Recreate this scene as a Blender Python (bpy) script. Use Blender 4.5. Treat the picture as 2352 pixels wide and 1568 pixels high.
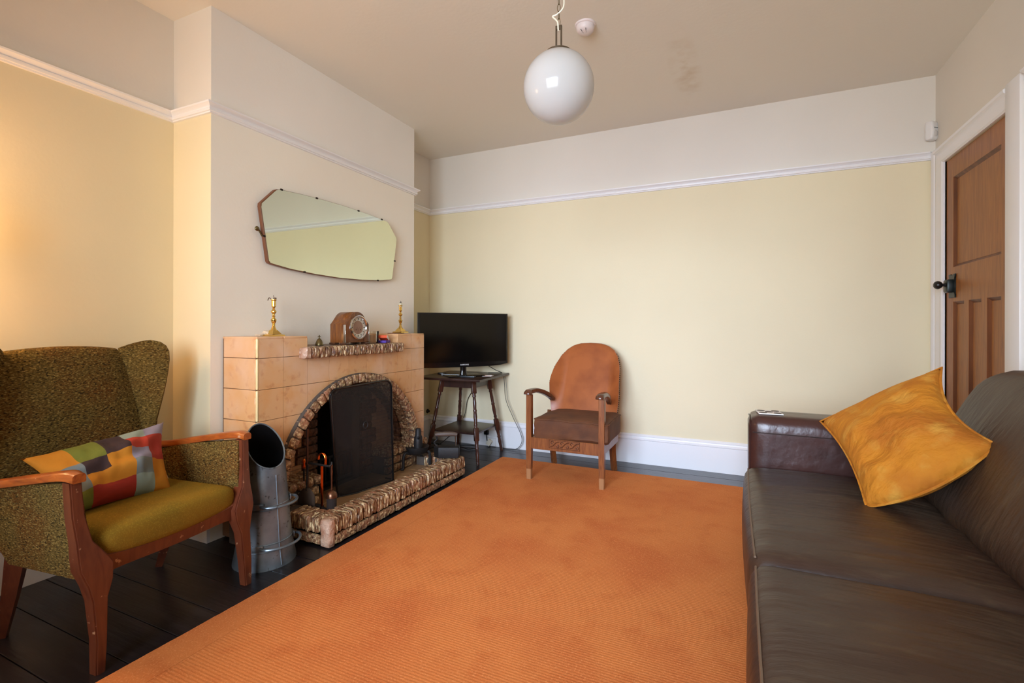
import bpy, bmesh, math, random
from mathutils import Vector, Matrix, noise
random.seed(7)
S = bpy.context.scene
for o in list(bpy.data.objects):
    bpy.data.objects.remove(o)
COL = S.collection

# ------------------------------------------------------------------ camera
YAW, PITCH, ROLL, FPX = .4322, .0003, .0023, 1121.19
cam_d = bpy.data.cameras.new('camera')
cam_d.sensor_width = 36
cam_d.lens = FPX / 2352 * 36
cam_d.shift_y = -(784 - 748) / 2352
cam_d.clip_start = .02
cam = bpy.data.objects.new('camera', cam_d)
COL.objects.link(cam)
_F = Vector((-math.sin(YAW) * math.cos(PITCH), math.cos(YAW) * math.cos(PITCH), math.sin(PITCH)))
_R = Vector((math.cos(YAW), math.sin(YAW), 0))
_U = _R.cross(_F)
_R2 = math.cos(ROLL) * _R + math.sin(ROLL) * _U
_U2 = -math.sin(ROLL) * _R + math.cos(ROLL) * _U
cam.matrix_world = Matrix(((_R2.x, _U2.x, -_F.x, 2.0817), (_R2.y, _U2.y, -_F.y, -3.8464), (_R2.z, _U2.z, -_F.z, 1.0584), (0, 0, 0, 1)))
S.camera = cam

# ------------------------------------------------------------------ world, lights, exposure
S.view_settings.view_transform = 'Standard'
S.view_settings.look = 'None'
S.view_settings.gamma = 1
S.view_settings.use_curve_mapping = False
S.view_settings.exposure = 0.0
S.cycles.use_denoising = True
S.cycles.max_bounces = 10
S.cycles.diffuse_bounces = 6
S.cycles.sample_clamp_indirect = 6
W = bpy.data.worlds.new('sky')
S.world = W
W.use_nodes = True
W.node_tree.nodes['Background'].inputs[0].default_value = (.80, .90, 1.0, 1)
W.node_tree.nodes['Background'].inputs[1].default_value = .8

WIN = dict(x0=.55, x1=2.35, z0=.75, z1=2.15, y=-4.85)
def daylight(name, energy, color, spread, tilt=0, pan=0):
    d = bpy.data.lights.new(name, 'AREA')
    d.shape = 'RECTANGLE'; d.size = 1.76; d.size_y = 1.36
    d.energy = energy; d.color = color; d.spread = math.radians(spread)
    o = bpy.data.objects.new(name, d)
    o.location = (1.45, WIN['y'] - .16, 1.45)
    o.rotation_euler = (math.radians(90 + tilt), 0, math.radians(pan))
    COL.objects.link(o)
daylight('window_daylight', 102, (.97, 1.03, 1.08), 180)
daylight('window_sky_beam', 22, (.78, 1.0, 1.42), 60, -11, 2)


# ------------------------------------------------------------------ helpers
def srgb(r, g, b):
    def f(c):
        c /= 255
        return c / 12.92 if c <= .04045 else ((c + .055) / 1.055) ** 2.4
    return (f(r), f(g), f(b), 1)

def tag(o, label=None, cat=None, group=None, kind=None):
    if label: o['label'] = label
    if cat: o['category'] = cat
    if group: o['group'] = group
    if kind: o['kind'] = kind
    return o

def obj(name, bm, m=None, parent=None, smooth=True, loc=None, angle=40):
    me = bpy.data.meshes.new(name)
    bmesh.ops.recalc_face_normals(bm, faces=bm.faces)
    bm.to_mesh(me)
    bm.free()
    if smooth:
        me.polygons.foreach_set('use_smooth', [True] * len(me.polygons))
        try:
            me.set_sharp_from_angle(angle=math.radians(angle))
        except Exception:
            pass
    if m is not None:
        for mm in (m if isinstance(m, (list, tuple)) else [m]):
            me.materials.append(mm)
    o = bpy.data.objects.new(name, me)
    COL.objects.link(o)
    if parent is not None:
        o.parent = parent
    if loc is not None:
        o.location = loc
    return o

def thing(name, label, cat, loc=(0, 0, 0), rz=0, group=None):
    o = bpy.data.objects.new(name, None)
    o.empty_display_size = .05
    COL.objects.link(o)
    o.location = loc
    o.rotation_euler = (0, 0, rz)
    return tag(o, label, cat, group)

def B():
    return bmesh.new()

def M4(loc=(0, 0, 0), rot=(0, 0, 0), sc=(1, 1, 1)):
    m = Matrix.Translation(loc)
    for a, ax in zip(rot, 'XYZ'):
        if a: m = m @ Matrix.Rotation(a, 4, ax)
    return m @ Matrix.Diagonal((sc[0], sc[1], sc[2], 1))

def box(bm, lo_, hi, bev=0, seg=2, mat=None):
    c = [(a + b) / 2 for a, b in zip(lo_, hi)]
    s = [abs(b - a) for a, b in zip(lo_, hi)]
    m = M4(c, sc=s)
    r = bmesh.ops.create_cube(bm, size=1, matrix=m)
    vs = r['verts']
    if bev:
        ed = list({e for v in vs for e in v.link_edges})
        r2 = bmesh.ops.bevel(bm, geom=ed, offset=min(bev, min(s) * .49), segments=seg, affect='EDGES', profile=.5)
        vs = list({v for f in r2['faces'] for v in f.verts} | {v for v in vs if v.is_valid})
    if mat is not None:
        bmesh.ops.transform(bm, matrix=mat, verts=vs)
    return vs

def obox(bm, c, s, rot=(0, 0, 0), bev=0, seg=2):
    return box(bm, [-x / 2 for x in s], [x / 2 for x in s], bev, seg, M4(c, rot))

def lathe(bm, prof, seg=24, mat=None, cap=True):
    rings = []
    for r, z in prof:
        if r < 1e-5:
            rings.append([bm.verts.new((0, 0, z))])
        else:
            rings.append([bm.verts.new((r * math.cos(2 * math.pi * i / seg), r * math.sin(2 * math.pi * i / seg), z)) for i in range(seg)])
    for a, b in zip(rings, rings[1:]):
        for i in range(seg):
            j = (i + 1) % seg
            if len(a) == 1 and len(b) == 1: continue
            if len(a) == 1: bm.faces.new((a[0], b[i], b[j]))
            elif len(b) == 1: bm.faces.new((a[i], a[j], b[0]))
            else: bm.faces.new((a[i], a[j], b[j], b[i]))
    if cap:
        for r in (rings[0], rings[-1]):
            if len(r) > 2: bm.faces.new(r)
    vs = [v for r in rings for v in r]
    if mat is not None:
        bmesh.ops.transform(bm, matrix=mat, verts=vs)
    return vs

def tube(bm, pts, rad, seg=10, closed=False, flat=None):
    pts = [Vector(p) for p in pts]
    n = len(pts)
    rads = rad if isinstance(rad, (list, tuple)) else [rad] * n
    rings = []
    up = None
    for i, p in enumerate(pts):
        if closed: t = pts[(i + 1) % n] - pts[i - 1]
        else: t = pts[min(i + 1, n - 1)] - pts[max(i - 1, 0)]
        t.normalize()
        if up is None:
            up = Vector((0, 0, 1)) if abs(t.z) < .9 else Vector((1, 0, 0))
        s = t.cross(up).normalized()
        up = s.cross(t).normalized()
        fl = flat or 1
        rings.append([bm.verts.new(p + rads[i] * (math.cos(2 * math.pi * k / seg) * s + fl * math.sin(2 * math.pi * k / seg) * up)) for k in range(seg)])
    m = n if closed else n - 1
    for i in range(m):
        a, b = rings[i], rings[(i + 1) % n]
        for k in range(seg):
            bm.faces.new((a[k], a[(k + 1) % seg], b[(k + 1) % seg], b[k]))
    if not closed:
        bm.faces.new(rings[0]); bm.faces.new(rings[-1])
    return [v for r in rings for v in r]

def curve(pts, n=8):
    """Catmull-Rom through the points."""
    P = [Vector(p) for p in pts]
    P = [P[0] * 2 - P[1]] + P + [P[-1] * 2 - P[-2]]
    out = []
    for i in range(1, len(P) - 2):
        for k in range(n):
            t = k / n
            a, b, c, d = P[i - 1:i + 3]
            out.append(.5 * ((2 * b) + (c - a) * t + (2 * a - 5 * b + 4 * c - d) * t * t + (3 * b - a - 3 * c + d) * t ** 3))
    out.append(P[-2])
    return out

def prism(bm, outline, f, d0, d1, bev=0, seg=2):
    """outline 2-D points, f(a, b, d) -> 3-D."""
    A = [bm.verts.new(f(a, b, d0)) for a, b in outline]
    C_ = [bm.verts.new(f(a, b, d1)) for a, b in outline]
    n = len(A)
    fs = [bm.faces.new(A), bm.faces.new(C_)]
    for i in range(n):
        fs.append(bm.faces.new((A[i], A[(i + 1) % n], C_[(i + 1) % n], C_[i])))
    if bev:
        ed = list({e for f_ in fs[:2] for e in f_.edges})
        bmesh.ops.bevel(bm, geom=ed, offset=bev, segments=seg, affect='EDGES', profile=.5)
    return fs

def gridbox(bm, n, fn):
    """cube surface, n=(nx,ny,nz) cells, each point in [-1,1]^3 mapped by fn."""
    nx, ny, nz = n
    V = {}
    def v(i, j, k):
        if (i, j, k) not in V:
            V[i, j, k] = bm.verts.new(fn(2 * i / nx - 1, 2 * j / ny - 1, 2 * k / nz - 1))
        return V[i, j, k]
    for i in range(nx):
        for j in range(ny):
            for k in (0, nz):
                bm.faces.new((v(i, j, k), v(i + 1, j, k), v(i + 1, j + 1, k), v(i, j + 1, k)))
    for i in range(nx):
        for k in range(nz):
            for j in (0, ny):
                bm.faces.new((v(i, j, k), v(i + 1, j, k), v(i + 1, j, k + 1), v(i, j, k + 1)))
    for j in range(ny):
        for k in range(nz):
            for i in (0, nx):
                bm.faces.new((v(i, j, k), v(i, j + 1, k), v(i, j + 1, k + 1), v(i, j, k + 1)))

def rnd(x, y, z, hx, hy, hz, r):
    """point of a cube [-1,1]^3 pulled onto a rounded box of half sizes h and radius r."""
    p = Vector((x * hx, y * hy, z * hz))
    q = Vector((max(-hx + r, min(hx - r, p.x)), max(-hy + r, min(hy - r, p.y)), max(-hz + r, min(hz - r, p.z))))
    d = p - q
    if d.length > 1e-9: p = q + d.normalized() * r
    return p

# ------------------------------------------------------------------ materials
def mat(name, col, rough=.6, metal=0, spec=.5, var=None, bump=None, coat=0, sheen=0, obj_rand=None, coord='Object', extra=None):
    m = bpy.data.materials.new(name)
    m.use_nodes = True
    nt = m.node_tree
    N, L = nt.nodes, nt.links
    bs = N['Principled BSDF']
    bs.inputs['Base Color'].default_value = col
    bs.inputs['Roughness'].default_value = rough
    bs.inputs['Metallic'].default_value = metal
    bs.inputs['Specular IOR Level'].default_value = spec
    if coat:
        bs.inputs['Coat Weight'].default_value = coat
        bs.inputs['Coat Roughness'].default_value = .12
    if sheen:
        bs.inputs['Sheen Weight'].default_value = sheen
        bs.inputs['Sheen Roughness'].default_value = .4
        bs.inputs['Sheen Tint'].default_value = col
    if coord == 'World':
        g = N.new('ShaderNodeNewGeometry'); src = g.outputs['Position']
    else:
        g = N.new('ShaderNodeTexCoord'); src = g.outputs['Object']
    cur = None
    def noise_node(sc, det=4, stretch=None, dist=0):
        s_ = src
        if stretch:
            mp = N.new('ShaderNodeMapping'); mp.inputs['Scale'].default_value = stretch
            L.new(src, mp.inputs['Vector']); s_ = mp.outputs[0]
        t = N.new('ShaderNodeTexNoise')
        t.inputs['Scale'].default_value = sc; t.inputs['Detail'].default_value = det
        t.inputs['Distortion'].default_value = dist
        L.new(s_, t.inputs['Vector'])
        return t.outputs['Fac']
    cout = None
    for v in (var or []):
        # (scale, colour, lo, hi, [stretch], [detail])
        sc, c2, lo_, hi = v[:4]
        st = v[4] if len(v) > 4 else None
        det = v[5] if len(v) > 5 else 4
        f = noise_node(sc, det, st, v[6] if len(v) > 6 else 0)
        r = N.new('ShaderNodeMapRange')
        r.inputs[1].default_value = lo_; r.inputs[2].default_value = hi
        L.new(f, r.inputs[0])
        mx = N.new('ShaderNodeMix'); mx.data_type = 'RGBA'
        L.new(r.outputs[0], mx.inputs['Factor'])
        if cout is None: mx.inputs['A'].default_value = col
        else: L.new(cout, mx.inputs['A'])
        mx.inputs['B'].default_value = c2
        cout = mx.outputs['Result']
    if obj_rand:
        oi = N.new('ShaderNodeObjectInfo')
        hs = N.new('ShaderNodeHueSaturation')
        r = N.new('ShaderNodeMapRange')
        r.inputs[3].default_value = 1 - obj_rand; r.inputs[4].default_value = 1 + obj_rand
        L.new(oi.outputs['Random'], r.inputs[0]); L.new(r.outputs[0], hs.inputs['Value'])
        if cout is None: hs.inputs['Color'].default_value = col
        else: L.new(cout, hs.inputs['Color'])
        cout = hs.outputs[0]
    if cout is not None: L.new(cout, bs.inputs['Base Color'])
    prev = None
    for b in (bump or []):
        # (scale, strength, distance, [stretch], [detail]) or ('wave', scale, strength, distance, axis)
        if b[0] == 'wave':
            t = N.new('ShaderNodeTexWave'); t.bands_direction = b[4]
            t.inputs['Scale'].default_value = b[1]
            t.inputs['Distortion'].default_value = b[5] if len(b) > 5 else .5
            t.inputs['Detail Scale'].default_value = 2
            L.new(src, t.inputs['Vector']); f = t.outputs['Fac']; st_, di = b[2], b[3]
        else:
            f = noise_node(b[0], b[4] if len(b) > 4 else 4, b[3] if len(b) > 3 else None); st_, di = b[1], b[2]
        bn = N.new('ShaderNodeBump')
        bn.inputs['Strength'].default_value = st_; bn.inputs['Distance'].default_value = di
        L.new(f, bn.inputs['Height'])
        if prev: L.new(prev, bn.inputs['Normal'])
        prev = bn.outputs['Normal']
    if prev: L.new(prev, bs.inputs['Normal'])
    if extra: extra(nt, bs)
    return m

def wallmat(name, upper, lower, zsplit=2.1, stains=None):
    def ex(nt, bs):
        N, L = nt.nodes, nt.links
        g = N.new('ShaderNodeNewGeometry'); sp = N.new('ShaderNodeSeparateXYZ')
        L.new(g.outputs['Position'], sp.inputs[0])
        c = N.new('ShaderNodeMath'); c.operation = 'GREATER_THAN'; c.inputs[1].default_value = zsplit
        L.new(sp.outputs['Z'], c.inputs[0])
        mx = N.new('ShaderNodeMix'); mx.data_type = 'RGBA'
        L.new(c.outputs[0], mx.inputs['Factor'])
        mx.inputs['A'].default_value = lower; mx.inputs['B'].default_value = upper
        t = N.new('ShaderNodeTexNoise'); t.inputs['Scale'].default_value = 1.3; t.inputs['Detail'].default_value = 3
        L.new(g.outputs['Position'], t.inputs['Vector'])
        r = N.new('ShaderNodeMapRange'); r.inputs[1].default_value = .3; r.inputs[2].default_value = .7
        r.inputs[3].default_value = .965; r.inputs[4].default_value = 1.02
        L.new(t.outputs['Fac'], r.inputs[0])
        hs = N.new('ShaderNodeHueSaturation'); L.new(r.outputs[0], hs.inputs['Value']); L.new(mx.outputs['Result'], hs.inputs['Color'])
        L.new(hs.outputs[0], bs.inputs['Base Color'])
    return mat(name, lower, .75, spec=.25, bump=[(60, .12, .004), (7, .10, .01)], coord='World', extra=ex)

WHITE_W = srgb(228, 222, 212)
CREAM = srgb(233, 221, 187)
m_wall = wallmat('wall_paint', WHITE_W, CREAM)
m_wall_pink = wallmat('chimney_paint', srgb(240, 236, 230), srgb(246, 240, 226))
m_ceil = None
STX, STY = 1.792, -0.685
def _ceil_extra(nt, bs):
    # the brown water stain left of the middle of the ceiling
    N, L = nt.nodes, nt.links
    g = N.new('ShaderNodeNewGeometry')
    t = N.new('ShaderNodeTexNoise'); t.inputs['Scale'].default_value = 9; t.inputs['Detail'].default_value = 5
    L.new(g.outputs['Position'], t.inputs['Vector'])
    mp = N.new('ShaderNodeMapping'); mp.vector_type = 'POINT'
    mp.inputs['Location'].default_value = (-STX / .09, -STY / .50, 0)
    mp.inputs['Scale'].default_value = (1 / .09, 1 / .50, 0)
    L.new(g.outputs['Position'], mp.inputs['Vector'])
    ln = N.new('ShaderNodeVectorMath'); ln.operation = 'LENGTH'
    L.new(mp.outputs[0], ln.inputs[0])
    r1 = N.new('ShaderNodeMapRange'); r1.inputs[1].default_value = 1.1; r1.inputs[2].default_value = .2
    L.new(ln.outputs['Value'], r1.inputs[0])
    r2 = N.new('ShaderNodeMapRange'); r2.inputs[1].default_value = .42; r2.inputs[2].default_value = .68
    L.new(t.outputs['Fac'], r2.inputs[0])
    mu = N.new('ShaderNodeMath'); mu.operation = 'MULTIPLY'; L.new(r1.outputs[0], mu.inputs[0]); L.new(r2.outputs[0], mu.inputs[1])
    m2 = N.new('ShaderNodeMath'); m2.operation = 'MULTIPLY'; m2.inputs[1].default_value = .42; L.new(mu.outputs[0], m2.inputs[0])
    mx = N.new('ShaderNodeMix'); mx.data_type = 'RGBA'; L.new(m2.outputs[0], mx.inputs['Factor'])
    mx.inputs['A'].default_value = srgb(234, 229, 218); mx.inputs['B'].default_value = srgb(190, 160, 118)
    L.new(mx.outputs['Result'], bs.inputs['Base Color'])
m_ceil = mat('ceiling_paint', srgb(234, 229, 218), .85, spec=.2, bump=[(50, .15, .004), (5, .12, .012)], coord='World', extra=_ceil_extra)
m_gloss_white = mat('white_gloss_paint', srgb(238, 237, 238), .35, bump=[(9, .05, .01)])
m_board = mat('black_painted_boards', srgb(26, 22, 24), .28, spec=.55, var=[(3, srgb(44, 38, 40), .45, .75, (1, 8, 1))], bump=[(6, .25, .004, (1, 14, 1)), (40, .08, .003)], obj_rand=.25, coord='World')
m_void = mat('soot_black', srgb(12, 11, 11), .95, spec=.1)
m_grout = mat('grout', srgb(112, 84, 62), .9)
m_mortar = mat('dark_mortar', srgb(84, 74, 66), .8, bump=[(60, .4, .004)])
m_tile = mat('mottled_peach_tile', srgb(218, 170, 120), .22, spec=.5, coord='World',
             var=[(9, srgb(218, 160, 100), .5, .75), (22, srgb(190, 130, 84), .56, .8), (4, srgb(224, 188, 156), .45, .75)],
             bump=[(14, .05, .01)], obj_rand=.04)
m_tile_edge = mat('pale_tile_edge', srgb(236, 214, 160), .22, spec=.5)
m_smalltile = mat('small_tan_tile', srgb(188, 146, 108), .35, var=[(12, srgb(160, 112, 72), .5, .8)], coord='World', obj_rand=.08)
m_hearth = mat('hearth_tile', srgb(160, 122, 84), .3, var=[(7, srgb(128, 96, 62), .45, .75), (20, srgb(178, 140, 98), .55, .8)], coord='World', bump=[(12, .08, .01)])
m_brick = mat('rock_faced_glazed_brick', srgb(150, 112, 80), .28, spec=.6, coord='World',
              var=[(45, srgb(84, 50, 34), .50, .66), (62, srgb(220, 192, 146), .50, .64), (16, srgb(168, 108, 78), .52, .8)],
              bump=[(75, .9, .012), (160, .5, .004)], obj_rand=.14)
def ribmat(name, axis):
    st = (1, .3, .3) if axis == 'X' else (.3, 1, .3)
    return mat(name, srgb(146, 106, 74), .28, spec=.6, coord='World',
              var=[(90, srgb(84, 50, 34), .50, .64, st, 3), (105, srgb(224, 198, 152), .52, .62, st, 3), (16, srgb(168, 108, 78), .52, .8)],
              bump=[(95, 1.0, .016, st, 3), ('wave', 17, .5, .006, axis, 3), (160, .35, .003)], obj_rand=.12)
m_rib_y, m_rib_x = ribmat('ribbed_glazed_brick', 'Y'), ribmat('ribbed_glazed_brick_end', 'X')
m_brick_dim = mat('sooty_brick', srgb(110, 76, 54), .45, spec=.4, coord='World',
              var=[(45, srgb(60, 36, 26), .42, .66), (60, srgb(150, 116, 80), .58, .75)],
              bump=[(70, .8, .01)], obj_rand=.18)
m_brick_pale = mat('pale_corner_brick', srgb(196, 160, 136), .3, coord='World',
              var=[(30, srgb(166, 112, 82), .45, .7), (60, srgb(222, 200, 180), .55, .75)], bump=[(60, .7, .01)])
m_mirror = mat('mirror_glass', srgb(222, 228, 206), .02, metal=1)
m_mirror_back = mat('mirror_backing_wood', srgb(120, 74, 48), .5)
m_brass = mat('brass', srgb(226, 190, 108), .18, metal=1, bump=[(30, .05, .002)])
m_brass_old = mat('old_brass', srgb(120, 108, 76), .4, metal=1)
m_chrome = mat('chrome', srgb(220, 220, 222), .12, metal=1)
m_dark_clip = mat('dark_metal_clip', srgb(46, 34, 26), .4, metal=.6)
def wood(name, c, c2, rough=.35, st=(14, 14, 1.5), **k):
    return mat(name, c, rough, var=[(6, c2, .35, .7, st, 5, 1.2)], bump=[(14, .06, .003, st)], **k)
m_clock = wood('walnut_veneer', srgb(134, 78, 30), srgb(92, 52, 26), .25)
m_clock_dark = wood('dark_walnut', srgb(84, 52, 34), srgb(60, 36, 24), .25)
m_dial = mat('clock_dial_silver', srgb(196, 190, 172), .35)
m_dial_in = mat('clock_dial_bronze', srgb(140, 106, 84), .4)
m_black = mat('black_plastic', srgb(14, 14, 15), .22)
m_screen = mat('tv_screen', srgb(9, 9, 9), .12, spec=.45)
m_table = wood('dark_oak', srgb(58, 36, 30), srgb(38, 24, 22), .3)
m_legw = wood('turned_dark_oak', srgb(78, 44, 32), srgb(50, 28, 22), .25)
m_oak = wood('golden_oak', srgb(140, 84, 44), srgb(112, 62, 34), .32, st=(12, 12, 1.2))
def _foot_wear(nt, bs):
    # varnish worn off the lowest part of the legs
    N, L = nt.nodes, nt.links
    src = bs.inputs['Base Color'].links[0].from_socket
    g = N.new('ShaderNodeTexCoord'); sp = N.new('ShaderNodeSeparateXYZ'); L.new(g.outputs['Object'], sp.inputs[0])
    r = N.new('ShaderNodeMapRange'); r.inputs[1].default_value = .085; r.inputs[2].default_value = .078
    L.new(sp.outputs['Z'], r.inputs[0])
    mx = N.new('ShaderNodeMix'); mx.data_type = 'RGBA'; m2 = N.new('ShaderNodeMath'); m2.operation = 'MULTIPLY'; m2.inputs[1].default_value = .7
    L.new(r.outputs[0], m2.inputs[0]); L.new(m2.outputs[0], mx.inputs['Factor']); L.new(src, mx.inputs['A']); mx.inputs['B'].default_value = srgb(178, 132, 90)
    L.new(mx.outputs['Result'], bs.inputs['Base Color'])
m_oak_leg = wood('golden_oak_leg', srgb(140, 84, 44), srgb(112, 62, 34), .32, st=(12, 12, 1.2), extra=_foot_wear)
m_arm = wood('oak_arm', srgb(98, 56, 36), srgb(74, 42, 28), .22, st=(12, 1.5, 12))
m_leatherette = mat('tan_leatherette', srgb(166, 92, 46), .38, spec=.45, var=[(7, srgb(142, 74, 36), .42, .7)], bump=[(90, .12, .002), (5, .1, .01)])
m_velvet_br = mat('brown_velvet', srgb(100, 58, 28), .8, sheen=.15, var=[(9, srgb(78, 44, 22), .4, .7)], bump=[('wave', 60, .15, .001, 'Z', 1), (6, .25, .012)])
m_tweed = mat('green_tweed', srgb(92, 74, 34), .95, spec=.15, coord='Object',
              var=[(6, srgb(98, 62, 24), .40, .70), (110, srgb(142, 120, 66), .5, .66, (1, 1, 2.6), 2), (100, srgb(42, 34, 16), .54, .66, (1, 1, 2.6), 2)],
              bump=[(105, 1.0, .004, (1, 1, 2.6), 2)])
m_seat_ol = mat('olive_moquette', srgb(128, 96, 26), .9, spec=.15, sheen=.5, var=[(5, srgb(100, 84, 24), .4, .7), (260, srgb(140, 112, 34), .5, .7)], bump=[(240, .25, .001)])
def _worn(nt, bs):
    N, L = nt.nodes, nt.links
    src = bs.inputs['Base Color'].links[0].from_socket
    g = N.new('ShaderNodeNewGeometry')
    t = N.new('ShaderNodeTexNoise'); t.inputs['Scale'].default_value = 38; t.inputs['Detail'].default_value = 6
    L.new(g.outputs['Position'], t.inputs['Vector'])
    r = N.new('ShaderNodeMapRange'); r.inputs[1].default_value = .66; r.inputs[2].default_value = .72
    L.new(t.outputs['Fac'], r.inputs[0])
    mx = N.new('ShaderNodeMix'); mx.data_type = 'RGBA'
    L.new(r.outputs[0], mx.inputs['Factor']); L.new(src, mx.inputs['A']); mx.inputs['B'].default_value = srgb(176, 130, 96)
    L.new(mx.outputs['Result'], bs.inputs['Base Color'])
m_armwood = mat('worn_red_brown_wood', srgb(104, 52, 30), .38, coat=.2, var=[(6, srgb(86, 38, 22), .35, .7, (8, 8, 1.2), 5, 1)], bump=[(16, .06, .003)], extra=_worn)
m_armtop = mat('orange_varnished_wood', srgb(172, 92, 36), .3, coat=.25, var=[(6, srgb(134, 62, 28), .35, .7, (2, 9, 9), 5, 1)], bump=[(16, .06, .003)], extra=_worn)
m_leather = mat('brown_leather', srgb(64, 48, 37), .42, spec=.42, coord='World',
                var=[(3.5, srgb(56, 36, 27), .4, .65), (9, srgb(80, 64, 48), .56, .8, (1, 3, 1))],
                bump=[(240, .12, .001), (16, .3, .012, (.6, 3, 1)), (5, .25, .02)])
m_leather_arm = mat('dark_red_brown_leather', srgb(66, 38, 32), .3, spec=.5, coord='World',
                var=[(6, srgb(50, 28, 24), .4, .7)], bump=[(240, .1, .001), (13, .3, .012)])
m_mustard = mat('mustard_velvet', srgb(188, 118, 18), .85, sheen=.5, coord='World', var=[(6, srgb(168, 96, 10), .4, .65), (14, srgb(196, 142, 52), .52, .75)], bump=[(11, .7, .03, (1, 2.5, 1)), (34, .25, .008)])
m_galv = mat('galvanised_steel', srgb(132, 144, 152), .40, metal=.65, var=[(7, srgb(92, 102, 112), .4, .65), (50, srgb(70, 72, 74), .62, .72)], bump=[(7, .12, .01)])
m_galv_in = mat('blackened_steel', srgb(10, 9, 10), .95, spec=.1)
m_iron = mat('cast_iron', srgb(44, 42, 42), .55, metal=.5, bump=[(50, .3, .003)])
m_copper = mat('copper', srgb(214, 104, 44), .25, metal=1)
m_bristle = mat('dark_bristle', srgb(44, 32, 28), .9, bump=[(120, .6, .003, (1, 1, .1))])
m_opal = mat('opal_glass', srgb(224, 221, 216), .12, spec=.5, coat=.4)
def _opal(m):
    nt = m.node_tree; N, L = nt.nodes, nt.links
    bs = N['Principled BSDF']; tr = N.new('ShaderNodeBsdfTranslucent'); tr.inputs[0].default_value = srgb(214, 211, 206)
    mx = N.new('ShaderNodeMixShader'); mx.inputs[0].default_value = .5
    L.new(bs.outputs[0], mx.inputs[1]); L.new(tr.outputs[0], mx.inputs[2]); L.new(mx.outputs[0], N['Material Output'].inputs[0])
_opal(m_opal)
m_plastic = mat('white_plastic', srgb(232, 230, 228), .4)
m_plastic_d = mat('cream_plastic', srgb(226, 218, 196), .4)
m_door = mat('stripped_pine_door', srgb(158, 98, 40), .4, coord='Object', var=[(4, srgb(136, 80, 32), .4, .66, (8, 8, .8), 6, 1.5), (30, srgb(172, 112, 52), .6, .8, (6, 6, .5))], bump=[(16, .08, .003, (8, 8, .8))])
m_door_dark = mat('pine_moulding', srgb(116, 66, 36), .4, coord='Object', var=[(4, srgb(90, 50, 28), .4, .66, (8, 8, .8))])
m_cable = mat('black_cable', srgb(18, 18, 18), .5)
m_white = mat('white_card', srgb(236, 232, 226), .6)
m_orange_box = mat('orange_card', srgb(226, 84, 30), .6)
m_purple_box = mat('purple_card', srgb(86, 52, 160), .6)
m_glass = None
def glassmat(name, tint=(1, 1, 1, 1), alpha=.12):
    m = bpy.data.materials.new(name); m.use_nodes = True
    nt = m.node_tree; N, L = nt.nodes, nt.links
    N.remove(N['Principled BSDF'])
    out = N['Material Output']
    t = N.new('ShaderNodeBsdfTransparent'); t.inputs[0].default_value = tint
    g = N.new('ShaderNodeBsdfGlossy'); g.inputs['Roughness'].default_value = .03
    fr = N.new('ShaderNodeFresnel'); fr.inputs[0].default_value = 1.5
    mx = N.new('ShaderNodeMixShader'); L.new(fr.outputs[0], mx.inputs[0]); L.new(t.outputs[0], mx.inputs[1]); L.new(g.outputs[0], mx.inputs[2])
    L.new(mx.outputs[0], out.inputs[0])
    return m
m_glass = glassmat('clear_glass', (.975, .98, .965, 1))
m_pane = glassmat('window_glass', (.98, .99, .98, 1))
def meshmat():
    m = bpy.data.materials.new('black_wire_mesh'); m.use_nodes = True
    nt = m.node_tree; N, L = nt.nodes, nt.links
    bs = N['Principled BSDF']; bs.inputs['Base Color'].default_value = srgb(22, 22, 23); bs.inputs['Roughness'].default_value = .6
    t = N.new('ShaderNodeBsdfTransparent')
    mx = N.new('ShaderNodeMixShader'); mx.inputs[0].default_value = .80
    L.new(t.outputs[0], mx.inputs[1]); L.new(bs.outputs[0], mx.inputs[2]); L.new(mx.outputs[0], N['Material Output'].inputs[0])
    return m
m_mesh = meshmat()
def rugmat(name, ribs):
    def ex(nt, bs):
        pass
    b = [(300, .5, .002), (40, .25, .004)]
    if ribs: b.append(('wave', 28, .30, .002, 'Y', 1.2))
    return mat(name, srgb(204, 122, 66), .95, spec=.1, sheen=.25, coord='World',
               var=[(2.2, srgb(190, 104, 56), .44, .66), (9, srgb(184, 98, 50), .52, .85), (160, srgb(220, 142, 86), .52, .75)], bump=b)
m_rug = rugmat('orange_ribbed_wool', True)
m_rug_b = rugmat('orange_plain_wool', False)

# ------------------------------------------------------------------ room shell
H, XR, XB, XL, Y0, YB0, YB1 = 2.6176, 3.1964, -.251, -.546, -4.85, -2.3005, -.6519
ZR, ZB = 2.0925, .2261
def struct(name, bm, m, smooth=False):
    return tag(obj(name, bm, m, smooth=smooth), kind='structure')

bm = B(); box(bm, (XL - .15, Y0 - .15, H), (XR + .15, .15, H + .1)); struct('ceiling', bm, m_ceil)
bm = B(); box(bm, (XL - .15, 0, -.05), (XR + .15, .12, H)); struct('wall_back', bm, m_wall)
bm = B(); box(bm, (XL - .12, Y0, -.05), (XL, 0, H)); struct('wall_left', bm, m_wall)
# chimney breast with the hole of the fire opening
bm = B()
hy0, hy1, hz = -1.90, -1.21, .66
box(bm, (XL, YB0, -.0), (XB, hy0, H)); box(bm, (XL, hy1, -.0), (XB, YB1, H)); box(bm, (XL, hy0, hz), (XB, hy1, H))
bmesh.ops.remove_doubles(bm, verts=bm.verts, dist=1e-5)
chim = struct('wall_chimney', bm, m_wall_pink)
chim.data.materials.append(m_wall)
for f_ in chim.data.polygons:
    if abs(f_.normal.y) > .9: f_.material_index = 1
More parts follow.
